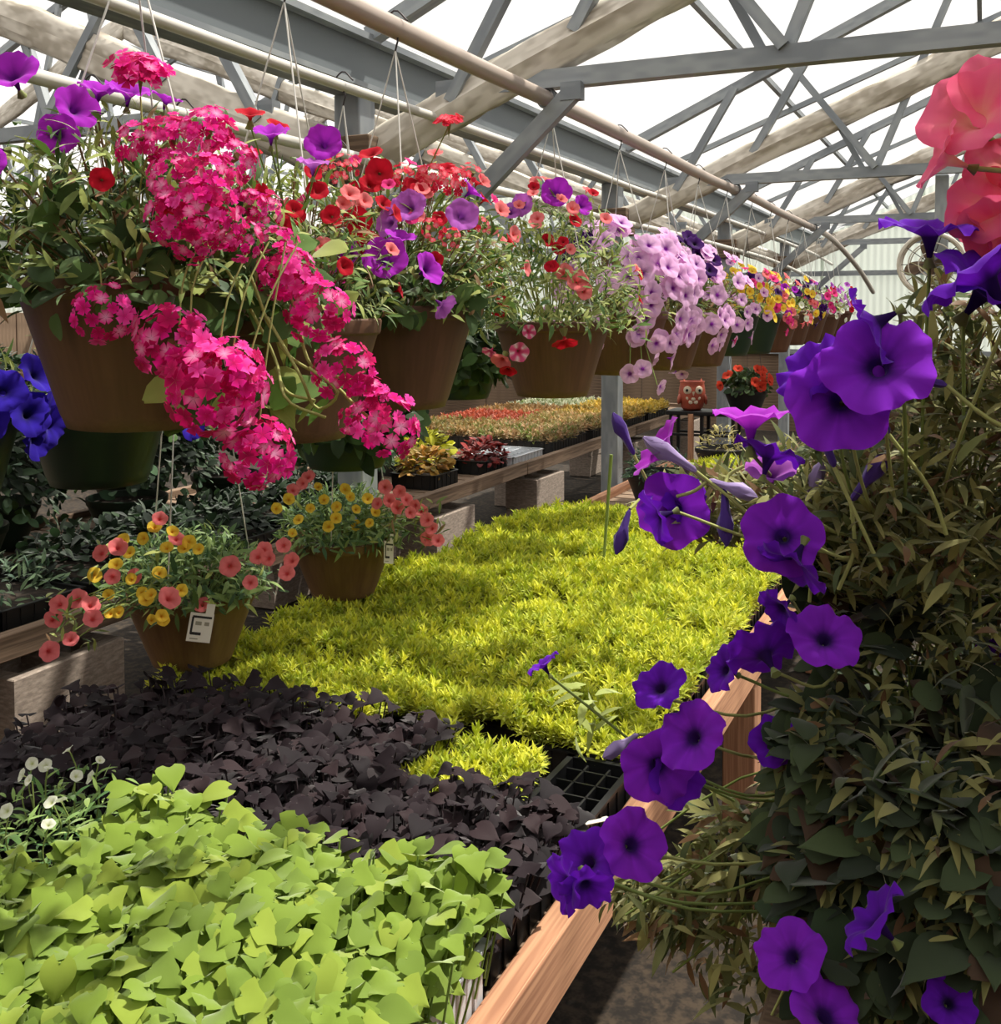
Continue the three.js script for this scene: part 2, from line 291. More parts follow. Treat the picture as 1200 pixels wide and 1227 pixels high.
thin('leafBlue', '#4d6b4a', 0.2); thin('leafBlue2', '#37553c', 0.2);
thin('stemGreen', '#7d8f4a', 0); thin('stemPale', '#a3a865', 0); thin('sepal', '#7f8a4a', 0.2);
thin('tinted', '#ffffff', 0.3, { vertexColors: true });
thin('petal', '#ffffff', 0.35, { vertexColors: true, specularIntensity: 0.25 });

function fromGrid(nu, nv, f, wrapU = false) {        // f(u, v) -> { p: Vector3, c?: Color }
  const pos = [], col = [], uv = [], idx = [], wu = wrapU ? nu : nu + 1; let hasC = false;
  for (let j = 0; j <= nv; j++) for (let i = 0; i < wu; i++) { const q = f(i / nu, j / nv); pos.push(q.p.x, q.p.y, q.p.z); uv.push(i / nu, j / nv); if (q.c) { hasC = true; col.push(q.c.r, q.c.g, q.c.b); } }
  for (let j = 0; j < nv; j++) for (let i = 0; i < nu; i++) { const a = j * wu + i, b = j * wu + (i + 1) % wu, c = a + wu, d = b + wu; idx.push(a, b, c, b, d, c); }
  const g = new THREE.BufferGeometry(); g.setAttribute('position', new THREE.Float32BufferAttribute(pos, 3)); g.setAttribute('uv', new THREE.Float32BufferAttribute(uv, 2));
  if (hasC) g.setAttribute('color', new THREE.Float32BufferAttribute(col, 3));
  g.setIndex(idx); g.computeVertexNormals(); return g;
}
// a leaf: base at the origin, tip towards +z, upper side +y; outline(t) = [half width, shift along z]
function leafG(L, W, outline, { fold = 0.25, curl = 0.2, wave = 0, n = 7, twist = 0 } = {}) {
  return fromGrid(4, n, (u, v) => {
    const s = (u - 0.5) * 2, [w, dz] = outline(v), x = s * w * W, a = Math.abs(s);
    const z = L * v + dz * L * a * a, y = fold * Math.abs(x) - curl * L * v * v - 0.25 * fold * W * a * a + wave * W * Math.sin(v * 9 + s * 2) * a;
    return { p: V(x + twist * y, y, z) };
  });
}
const lance = (t) => [Math.sin(Math.PI * Math.min(1, t * 0.97 + 0.03)) ** 0.85 * 0.5 * (1 - 0.25 * t), 0];
const oval = (t) => [Math.sin(Math.PI * (t * 0.98 + 0.01)) ** 0.6 * 0.5, 0];
const table = (pts) => (t) => { let k = 0; while (k < pts.length - 2 && t > pts[k + 1][0]) k++; const [a, p, q] = pts[k], [b, r, s] = pts[k + 1], f = Math.min(1, Math.max(0, (t - a) / (b - a))); return [p + (r - p) * f, q + (s - q) * f]; };
const heart = table([[0, 0.2, -0.2], [0.08, 0.38, -0.17], [0.2, 0.5, -0.1], [0.35, 0.49, -0.02], [0.5, 0.4, 0], [0.68, 0.25, 0], [0.84, 0.1, 0], [1, 0.004, 0]]);
const ivy = table([[0, 0.16, -0.14], [0.1, 0.4, -0.12], [0.22, 0.62, -0.02], [0.33, 0.44, 0], [0.45, 0.34, 0], [0.6, 0.29, 0], [0.78, 0.16, 0], [1, 0.004, 0]]);
const LEAF = {
  sweet: [leafG(0.07, 0.064, heart, { fold: 0.24, curl: 0.25, n: 9 }), leafG(0.072, 0.07, ivy, { fold: 0.25, curl: 0.22, n: 10 }), leafG(0.062, 0.06, heart, { fold: 0.3, curl: 0.32, wave: 0.06, n: 9 })],
  lance: [leafG(0.042, 0.0105, lance, { fold: 0.3, curl: 0.3, n: 4 }), leafG(0.036, 0.0085, lance, { fold: 0.4, curl: 0.1, n: 4 }), leafG(0.046, 0.014, lance, { fold: 0.2, curl: 0.5, n: 4 })],
  oval: [leafG(0.05, 0.034, oval, { fold: 0.2, curl: 0.3, n: 5 }), leafG(0.06, 0.036, oval, { fold: 0.3, curl: 0.2, n: 5 })],
  round: [leafG(0.055, 0.055, oval, { fold: 0.12, curl: 0.15, n: 6 }), leafG(0.075, 0.05, heart, { fold: 0.2, curl: 0.25, n: 7 })],
};
const tiny = (L, W) => { const g = new THREE.BufferGeometry(); g.setAttribute('position', new THREE.Float32BufferAttribute([0, 0, 0, W / 2, L * 0.05, L * 0.45, 0, L * 0.0, L * 0.5, -W / 2, L * 0.05, L * 0.45, 0, -L * 0.12, L], 3)); g.setIndex([0, 2, 1, 0, 3, 2, 1, 2, 4, 2, 3, 4]); g.setAttribute('uv', new THREE.Float32BufferAttribute(new Float32Array(10), 2)); g.computeVertexNormals(); return g; };
// matrix that puts a leaf at p, its tip along d, its upper side towards up
function pose(p, d, up, s = 1) {
  const z = d.clone().normalize(), x = V().crossVectors(up, z); if (x.lengthSq() < 1e-6) x.crossVectors(V(1, 0.3, 0.2), z); x.normalize();
  return new THREE.Matrix4().makeBasis(x, V().crossVectors(z, x), z).scale(V(s, s, s)).setPosition(p);
}
// many small pieces joined into one tinted mesh
class Mass {
  constructor() { this.p = []; this.n = []; this.c = []; this.i = []; this.k = 0; }
  add(g, m, color) {
    const P = g.attributes.position, N = g.attributes.normal, v = V(), nm = new THREE.Matrix3().getNormalMatrix(m), C = g.attributes.color;
    for (let i = 0; i < P.count; i++) { v.fromBufferAttribute(P, i).applyMatrix4(m); this.p.push(v.x, v.y, v.z); v.fromBufferAttribute(N, i).applyMatrix3(nm).normalize(); this.n.push(v.x, v.y, v.z); if (C) this.c.push(C.getX(i), C.getY(i), C.getZ(i)); else this.c.push(color.r, color.g, color.b); }
    if (g.index) for (let i = 0; i < g.index.count; i++) this.i.push(g.index.getX(i) + this.k); else for (let i = 0; i < P.count; i++) this.i.push(i + this.k);
    this.k += P.count; return this;
  }
  build() { const g = new THREE.BufferGeometry(); g.setAttribute('position', new THREE.Float32BufferAttribute(this.p, 3)); g.setAttribute('normal', new THREE.Float32BufferAttribute(this.n, 3)); g.setAttribute('color', new THREE.Float32BufferAttribute(this.c, 3)); g.setAttribute('uv', new THREE.Float32BufferAttribute(new Float32Array(this.k * 2), 2)); g.setIndex(this.i); return g; }
}
const tones = (a, b, n = 6) => Array.from({ length: n }, (_, k) => new THREE.Color(a).lerp(new THREE.Color(b), k / (n - 1)));
const randomDir = (lo = -1, hi = 1) => { const y = R(lo, hi), a = R(0, Math.PI * 2), r = Math.sqrt(1 - y * y); return V(r * Math.cos(a), y, r * Math.sin(a)); };

// a trumpet flower: base at the origin, opening towards +y
function trumpet(Rf, H, body, throat, { lobes = 5, notch = 0.12, ruffle = 0.1, droop = 0.06, nu = 30, nv = 8, tube = 0.13, star = null, fringe = null } = {}) {
  const cb = new THREE.Color(body), ct = new THREE.Color(throat), cs = star ? new THREE.Color(star) : null, ph = R(0, 6);
  return fromGrid(nu, nv, (u, t) => {
    const a = u * 2 * Math.PI, lob = Math.cos(lobes * a) * 0.5 + 0.5, k = Math.min(1, Math.max(0, (t - 0.42) / 0.58));
    const tr = Rf * (0.045 + tube * Math.min(1, t / 0.42) ** 1.6), r = t <= 0.42 ? tr : tr + (Rf - tr) * k ** 0.9 * (1 - notch * (1 - lob) ** 2 * k * k);
    const pleat = Math.abs(Math.sin(lobes * a / 2 + Math.PI / 2)), y = H * (t <= 0.42 ? 0.62 * t / 0.42 : 0.62 + 0.38 * Math.sin(k * Math.PI / 2)) - droop * Rf * k ** 3 * (0.5 + 0.5 * lob) + Rf * k * (0.16 * (pleat - 0.6) * (1 - 0.4 * k) + ruffle * k * k * (Math.sin(a * lobes * 2 + ph) * 0.5 + Math.sin(a * 13 + ph * 2) * 0.4 + Math.sin(a + ph) * 0.7));
    const c = cb.clone().lerp(ct, Math.min(1, Math.max(0, 1 - (t - 0.42) / 0.12)));
    if (cs && k > 0.15) c.lerp(cs, Math.max(0, (1 - lob) ** 3) * 0.9);
    if (k > 0.05) c.lerp(ct, 0.35 * Math.max(0, 1 - 1.6 * (1 - lob)) * (1 - k) + 0.18 * (hash(Math.round(u * nu), 3) > 0.6 ? 1 : 0) * (1 - k));
    return { p: V(Math.cos(a) * r, y, Math.sin(a) * r), c };
  }, true);
}
const FL = {
  violet: [0, 1, 2].map(() => trumpet(0.04, 0.036, '#6c17c2', '#2a0852', { nu: 50, nv: 12, ruffle: 0.16, notch: 0.2, droop: 0.2 })),
  violetOpen: [0, 1].map(() => trumpet(0.042, 0.03, '#8d26d2', '#300a5c', { nu: 50, nv: 12, ruffle: 0.14, notch: 0.15, droop: 0.14 })),
  magenta: [0, 1].map(() => trumpet(0.032, 0.034, '#b22cc8', '#5c1078', { nu: 30, nv: 8, ruffle: 0.1, notch: 0.12 })),
  pale: [0, 1].map(() => trumpet(0.031, 0.034, '#bd66cc', '#74308c', { nu: 30, nv: 8, ruffle: 0.12 })),
  blue: [0, 1].map(() => trumpet(0.036, 0.03, '#3a22b8', '#150a50', { ruffle: 0.15 })),
  lilac: [0, 1].map(() => trumpet(0.029, 0.017, '#f4c4ee', '#86289e', { ruffle: 0.06, notch: 0.12, nu: 30, tube: 0.1 })),
  plum: [0, 1].map(() => trumpet(0.027, 0.02, '#3d0f5e', '#180428', { ruffle: 0.1, nu: 20 })),
  red: [0, 1].map(() => trumpet(0.017, 0.016, '#c2142c', '#8a0c16', { ruffle: 0.08, nu: 20 })),
  yellow: [0, 1].map(() => trumpet(0.0135, 0.012, '#f6d24a', '#d99a24', { ruffle: 0.06, nu: 15, nv: 6 })),
  coral: [0, 1].map(() => trumpet(0.019, 0.018, '#f58488', '#d04a4c', { ruffle: 0.1, nu: 20 })),
  salmon: [0, 1].map(() => trumpet(0.036, 0.036, '#f56a94', '#f4b4a4', { ruffle: 0.07, notch: 0.14, nu: 40, nv: 10 })),
  hot: [0, 1].map(() => trumpet(0.024, 0.02, '#ee3f8e', '#b01a50', { ruffle: 0.1, nu: 20 })),
  striped: [0, 1].map(() => trumpet(0.026, 0.024, '#e85a90', '#c03060', { ruffle: 0.12, nu: 30, star: '#f6e2ea' })),
  white: [0, 1].map(() => trumpet(0.012, 0.01, '#eef0e0', '#cdd39a', { ruffle: 0.1, nu: 15, nv: 6 })),
  scarlet: [0, 1].map(() => trumpet(0.03, 0.02, '#d8452e', '#a02a1c', { ruffle: 0.15, nu: 20 })),
};
// a five-petalled floret lying in the xz plane
function floretG(r, body, eye) {
  const pos = [0, 0, 0], col = [], idx = [], cb = new THREE.Color(body), ce = new THREE.Color(eye); col.push(ce.r, ce.g, ce.b);
  for (let k = 0; k < 5; k++) { const a0 = k / 5 * 2 * Math.PI, s = pos.length / 3; for (const [da, q, y] of [[-0.5, 0.62, 0], [-0.36, 0.98, 0.06], [0, 0.86, 0.1], [0.36, 0.98, 0.06], [0.5, 0.62, 0]]) { const a = a0 + da * 1.2; pos.push(Math.cos(a) * r * q, r * (y + 0.05 * q), Math.sin(a) * r * q); col.push(cb.r, cb.g, cb.b); } for (let j = 0; j < 4; j++) idx.push(0, s + j + 1, s + j); }
  const g = new THREE.BufferGeometry(); g.setAttribute('position', new THREE.Float32BufferAttribute(pos, 3)); g.setAttribute('color', new THREE.Float32BufferAttribute(col, 3)); g.setAttribute('uv', new THREE.Float32BufferAttribute(new Float32Array(pos.length / 3 * 2), 2)); g.setIndex(idx); g.computeVertexNormals(); return g;
}
const FLORET = { pink: [floretG(0.0105, '#ee1e9a', '#c81060'), floretG(0.0105, '#e41688', '#f2a8d0'), floretG(0.0105, '#f852b6', '#dc1c80'), floretG(0.0105, '#cf1168', '#a60c4c')], red: [floretG(0.012, '#cf1440', '#e87080'), floretG(0.012, '#e02050', '#a01030')], coral: [floretG(0.0105, '#f0455f', '#f8a0a8'), floretG(0.0105, '#e8304e', '#c02040')] };
const sepalG = new THREE.ConeGeometry(0.006, 0.014, 6); sepalG.translate(0, 0.003, 0);

// towards the viewing aisle, to the right of it and up, at a point
function frameAt(p, [r, u, c]) { const t = V(-p.x, EYE - p.y, -p.z).normalize(), x = V().crossVectors(V(0, 1, 0), t).normalize(), y = V().crossVectors(t, x); return V().addScaledVector(x, r).addScaledVector(y, u).addScaledVector(t, c).normalize(); }
function flower(root, kind, p, axis, s = 1, opts = {}) {  // p in the world
  const q = p.clone().sub(root.position), m = part(opts.name ?? 'flower', pick(FL[kind]), M.petal, root);
  m.position.copy(q); m.quaternion.setFromUnitVectors(V(0, 1, 0), axis.clone().normalize()); m.rotateY(R(0, 6)); m.scale.setScalar(s);
  if (opts.label) m.userData.label = opts.label;
  if (opts.sepal) part('calyx', sepalG, M.sepal, m);
  return m;
}
function stem(root, a, b, r = 0.0016, mat = M.stemGreen, sag = 0.03) {
  const A = a.clone().sub(root.position), B = b.clone().sub(root.position), mid = A.clone().lerp(B, 0.55).add(V(R(-0.01, 0.01), sag, R(-0.01, 0.01)));
  return part('stem', tubeG([A, mid, B], r, 7, 5), mat, root);
}
function verbena(root, tone, p, axis, r = 0.03, n = 24, opts = {}) {  // a round head of florets
  const h = new THREE.Group(); h.name = 'verbena_head'; root.add(h); h.position.copy(p).sub(root.position); h.quaternion.setFromUnitVectors(V(0, 1, 0), axis.clone().normalize()); h.rotateY(R(0, 6));
  if (opts.label) h.userData.label = opts.label;
  for (let k = 0; k < n; k++) {
    const y = 1 - (k + 0.5) / n * (opts.flat ? 0.45 : 1.15), a = k * 2.39996 + R(-0.2, 0.2), q = Math.sqrt(Math.max(0, 1 - y * y)), d = V(q * Math.cos(a), y, q * Math.sin(a));
    const m = part('floret', pick(FLORET[tone]), M.petal, h); m.position.copy(d).multiplyScalar(r).multiply(V(1, opts.flat ? 0.5 : 0.85, 1)).add(V(R(-1, 1), R(-1, 1), R(-1, 1)).multiplyScalar(0.0055 * r / 0.03)); m.quaternion.setFromUnitVectors(V(0, 1, 0), d.add(V(0, 0.25, 0)).normalize()); m.rotateY(R(0, 6)); m.scale.setScalar(r / 0.03 * R(0.66, 1.0));
  }
  part('head_stalk', new THREE.ConeGeometry(0.006, r * 1.1, 6).rotateX(Math.PI).translate(0, -r * 0.2, 0), M.sepal, h);
  return h;
}

// ---------------------------------------------------------------- hanging baskets
function potG(rt, rb, h, lip = 0.008) {
  const t = 0.006, pts = [[0.001, 0.004], [rb * 0.86, 0.002], [rb * 0.95, 0.004], [rb, 0.018], [rb + 0.003, 0.024], [rb + (rt - rb) * 0.9, h - 0.03], [rt - 0.002, h - 0.028], [rt, h - 0.024], [rt + lip * 0.3, h - 0.004], [rt, h], [rt - t, h - 0.002], [rt - t - 0.004, h - 0.03], [rt - t - 0.008, h - 0.04], [0.001, h - 0.04]];
  const g = new THREE.LatheGeometry(pts.map(([x, y]) => new THREE.Vector2(x, y)), 44), uv = g.attributes.uv; for (let i = 0; i < uv.count; i++) uv.setXY(i, uv.getX(i) * 3, uv.getY(i)); return g;
}
const BIG = potG(0.168, 0.108, 0.22), SMALL = potG(0.146, 0.094, 0.17), MID = potG(0.15, 0.1, 0.205);
const POT = { big: [BIG, 0.168, 0.22], small: [SMALL, 0.146, 0.17], mid: [MID, 0.15, 0.205] };
function basket({ name = 'hanging_basket', label, group, x, z, rim, size = 'big', mat = M.potBrown, hang, wireMat = M.wire, turn = 0.4 }) {
  const [g, rt, h] = POT[size], root = thing(name, label, 'hanging basket', [x, rim - h, z], group);
  part('pot', g, mat, root);
  part('soil', new THREE.CylinderGeometry(rt - 0.014, rt - 0.016, 0.012, 24).translate(0, h - 0.03, 0), M.soil, root);
  const apex = V(0, hang - 0.055 - rim + h, 0);
  for (let k = 0; k < 3; k++) { const a = turn + k * 2.0944; part('hanger_wire', barG(V(Math.cos(a) * rt, h - 0.006, Math.sin(a) * rt), apex, 0.0032, 0.0032, true), wireMat, root); }
  part('hook', tubeG([apex.clone().add(V(0, -0.012, 0)), apex, apex.clone().add(V(0.006, 0.03, 0)), apex.clone().add(V(-0.03, 0.055, 0)), apex.clone().add(V(0, 0.085, 0)), apex.clone().add(V(0.03, 0.06, 0))], 0.0022, 16, 5), M.darkWire, root);
  root.userData.rt = rt; root.userData.h = h; return root;
}
// leaves over a pot: an inner mass and, for the near ones, outer leaves one by one
function foliage(root, { n, singles = 0, rx, ry, cy, leaf = 'lance', mats, colors, down = -0.35, s = 1, centre = V(0, 0, 0), bias = null }) {
  const mass = new Mass(), c = V(0, root.userData.h + cy, 0).add(centre), lift = V();
  const one = (k, single) => {
    let d = randomDir(down, 1); if (bias && rnd() < 0.5) d.add(bias).normalize();
    const q = single ? R(0.82, 1.08) : Math.cbrt(R(0.08, 0.85)), p = c.clone().add(V(d.x * rx * q, d.y * (d.y < 0 ? ry * 0.7 : ry) * q, d.z * rx * q));
    const tip = d.clone().multiplyScalar(0.8).add(randomDir()).add(V(0, 0.25, 0)), up = d.clone().add(V(0, 0.8, 0)).add(randomDir().multiplyScalar(0.5));
    lift.set(0, 0, 0); const m = pose(p, tip, up, s * R(0.7, 1.3));
    if (single) part('leaf', pick(LEAF[leaf]), pick(mats), root, { matrix: m }); else mass.add(pick(LEAF[leaf]), m, pick(colors));
  };
  for (let k = 0; k < n; k++) one(k, false);
  for (let k = 0; k < singles; k++) one(k, true);
  // stems that carry them
  const st = new Mass();
  for (let k = 0; k < Math.min(60, n / 8); k++) { const d = randomDir(-0.1, 1), b = c.clone().add(V(d.x * rx, d.y * ry, d.z * rx).multiplyScalar(R(0.7, 1))), a = V(d.x * 0.05, root.userData.h - 0.03, d.z * 0.05); st.add(barG(a, b, 0.003, 0.003, true), new THREE.Matrix4(), colors[colors.length - 1]); }
  part('stems', st.build(), M.tinted, root, { kind: 'stuff' });
  part('foliage', mass.build(), M.tinted, root, { kind: 'stuff' });
}
const GREENS = [...tones('#48662c', '#a3ad5c', 7), lin('#8a6a48')], GREENMATS = [M.leafGreen, M.leafGreen2, M.leafGreen3];
const OLIVES = [...tones('#4e5a30', '#a09c5c', 7), lin('#7a5a38')], OLIVEMATS = [M.leafOlive, M.leafOlive2, M.leafOlive3];
const rimAt = (r, z) => V(PIPE_A[0], Y(r), z);
// blooms over a pot in random places of its dome
function blooms(root, kind, n, rx, ry, cy, s = 1, lo = -0.35, bias = V(0.5, 0, 0.5), name) {
  const c = V(0, root.userData.h + cy, 0);
  for (let k = 0; k < n; k++) { const d = randomDir(lo, 0.95); if (rnd() < 0.6) d.add(bias).normalize(); const p = c.clone().add(V(d.x * rx, d.y * (d.y < 0 ? ry * 1.2 : ry), d.z * rx).multiplyScalar(R(0.95, 1.12))); flower(root, kind, p.add(root.position), d.clone().add(V(0.45, 0.1, 0.5)).add(randomDir().multiplyScalar(0.4)), s * R(0.85, 1.1), { name }); }
}
const HANG_A = Y(PIPE_A[1]), HANG_C = Y(PIPE_C[1]);

// the three nearest brown baskets of the row
{
  const b = basket({ label: 'brown hanging basket of bushy leaves and pink verbena with one tall head on top', x: -1.15, z: -1.19, rim: Y(0.048), hang: HANG_A, turn: 0.1 });
  foliage(b, { n: 1500, singles: 300, s: 0.78, rx: 0.25, ry: 0.23, cy: 0.02, mats: [M.leafGreen, M.leafGreen2, M.leafGreen3], colors: GREENS, down: -0.3 });
  foliage(b, { n: 420, rx: 0.23, ry: 0.16, cy: 0.0, leaf: 'oval', mats: GREENMATS, colors: tones('#2e4a26', '#5d7a3c'), down: -0.5, s: 0.8 });
  for (const [px, py, d, ax, s, k] of [[25, 112, 1.62, [-0.3, 0.7, 0.5], 1.25, 'magenta'], [80, 142, 1.6, [0.4, 0.5, 0.7], 1.05, 'magenta'], [70, 165, 1.58, [0, 0.2, 1], 0.9, 'magenta'], [115, 130, 1.66, [0.2, 1, 0.2], 1, 'magenta'], [152, 132, 1.66, [0.1, 1, 0.3], 1.05, 'magenta'], [195, 135, 1.68, [0.3, 1, 0.1], 0.8, 'magenta'], [8, 180, 1.58, [-0.8, 0, 0.6], 1, 'magenta'], [-10, 130, 1.6, [-0.5, 0.5, 0.5], 1, 'magenta'], [-30, 200, 1.5, [0.2, 0.4, 1], 1, 'magenta'], [122, 216, 1.42, [0, 0.1, 1], 0.95, 'red'], [205, 250, 1.42, [-0.4, 0.2, 1], 0.9, 'red']]) flower(b, k, at(px, py, d), frameAt(at(px, py, d), ax), s, { name: 'petunia', sepal: true });
  const heads = [[168, 92, 1.5, 0.042, [0, 1, 0.5], 1], [125, 375, 1.42, 0.036, [0.1, 0.2, 1]], [172, 172, 1.46, 0.031, [-0.2, 1, 0.6]], [208, 166, 1.45, 0.034, [0, 0.9, 0.6]], [250, 162, 1.43, 0.036, [0.2, 1, 0.5]], [280, 192, 1.42, 0.03, [0.6, 0.6, 0.6]], [214, 216, 1.4, 0.034, [-0.3, 0.5, 0.9]], [256, 214, 1.37, 0.034, [0.4, 0.6, 0.8]], [244, 250, 1.35, 0.036, [0.2, 0.2, 1]], [208, 262, 1.38, 0.032, [-0.5, 0.1, 0.9]], [232, 284, 1.37, 0.028, [0, -0.2, 1]], [268, 274, 1.38, 0.026, [0.5, 0, 0.9]], [292, 288, 1.4, 0.023, [0.4, 0, 1]], [300, 245, 1.42, 0.02, [0.6, 0.4, 0.7]], [208, 412, 1.4, 0.044, [-0.2, 0.1, 1]], [236, 432, 1.38, 0.03, [0.2, 0.3, 1]], [258, 468, 1.35, 0.052, [0, 0, 1]], [285, 440, 1.37, 0.034, [0.5, 0.2, 0.9]], [300, 462, 1.37, 0.026, [0.7, 0, 0.8]], [310, 541, 1.38, 0.042, [0.1, 0, 1]]];
  heads.forEach(([px, py, d, r, ax, flat], k) => { const p = at(px, py, d); verbena(b, 'pink', p, frameAt(p, ax), r, r > 0.038 ? 42 : 30, { flat }); const a = py > 300 ? at(px < 160 ? 95 : px + R(10, 60), 290, 1.42) : at(170 + (px - 170) * 0.5, 300, 1.55); stem(b, a, p.clone().addScaledVector(frameAt(p, ax), -r * 0.7), 0.0013, M.stemPale, py > 300 ? 0.03 : 0.01); });
}
{
  const b = basket({ label: 'brown hanging basket with the longest trailing stems of pink verbena', x: -1.15, z: -1.56, rim: Y(-0.012), hang: HANG_A, turn: 0.6 });
  foliage(b, { n: 1200, singles: 170, s: 0.78, rx: 0.2, ry: 0.24, cy: 0.04, mats: GREENMATS, colors: GREENS, down: -0.25 });
  // trailing curtain of leaves over the front of the pot
  for (let k = 0; k < 130; k++) { const p = at(R(200, 400), 300 + 190 * Math.pow(rnd(), 1.2), R(1.5, 1.62)); const q = p.sub(b.position); part('leaf', pick(LEAF[rnd() < 0.3 ? 'oval' : 'lance']), pick([M.leafGreen, M.leafGreen2, M.leafGreen2, M.leafGreen3]), b, { matrix: pose(q, V(R(-0.6, 0.9), R(-1, 0.3), R(-0.4, 0.8)), V(0.6, 0.6, 0.6), R(0.9, 1.4)) }); }
  for (const pts of [[[270, 320], [300, 370], [330, 430], [345, 480], [390, 500]], [[300, 330], [340, 420], [400, 460], [430, 490], [455, 510]], [[310, 300], [350, 360], [375, 440], [420, 455]], [[240, 330], [265, 400], [285, 430]], [[320, 380], [360, 450], [380, 490], [405, 470], [370, 440]], [[330, 440], [345, 470], [378, 480]]]) part('stem', tubeG(pts.map(([x, y]) => at(x, y, R(1.46, 1.52)).sub(b.position)), 0.0024, 20, 5), M.stemPale, b);
  for (const [px, py, d, r, ax] of [[345, 326, 1.5, 0.036, [0.2, 0.6, 0.9]], [330, 335, 1.5, 0.024, [-0.4, 0.5, 0.9]], [365, 335, 1.5, 0.024, [0.5, 0.4, 0.9]], [382, 372, 1.48, 0.04, [0, 0.2, 1]], [412, 440, 1.48, 0.04, [-0.1, 0.5, 0.9]], [440, 470, 1.49, 0.028, [0.2, 0.4, 0.9]], [463, 507, 1.48, 0.042, [0.3, 0.5, 0.9]], [425, 505, 1.52, 0.022, [0, 0, 1]], [315, 250, 1.55, 0.026, [0.2, 0.6, 0.8]], [335, 290, 1.53, 0.024, [0.2, 0.6, 0.8]]]) { const p = at(px, py, d); verbena(b, 'pink', p, frameAt(p, ax), r, r > 0.03 ? 34 : 22); if (py < 330) stem(b, b.position.clone().add(V(0, 0.26, 0)), p, 0.0016); }
  blooms(b, 'red', 12, 0.2, 0.25, 0.04, 1.1, 0, V(0.5, 0.2, 0.5), 'petunia'); blooms(b, 'coral', 10, 0.2, 0.25, 0.04, 0.9, 0, V(0.5, 0.2, 0.5), 'petunia');
  for (const [px, py, d, ax, s, k] of [[325, 178, 1.75, [0, 1, 0.25], 0.95, 'magenta'], [390, 182, 1.75, [-0.1, 0.5, 0.9], 1.0, 'magenta'], [375, 215, 1.7, [0, 1, 0.1], 0.9, 'pale'], [300, 150, 1.8, [0, 1, 0.3], 1.5, 'red'], [330, 162, 1.82, [0.3, 1, 0.3], 1.3, 'red'], [400, 262, 1.62, [-0.3, 0.4, 0.8], 1.0, 'red'], [350, 255, 1.62, [0.3, 0.4, 0.8], 0.9, 'red'], [310, 235, 1.6, [0.3, 0.4, 0.8], 0.9, 'red']]) { const p = at(px, py, d); flower(b, k, p, frameAt(p, ax), s, { name: 'petunia', sepal: true }); stem(b, b.position.clone().add(V(0, 0.24, 0)), p, 0.0016); }
}
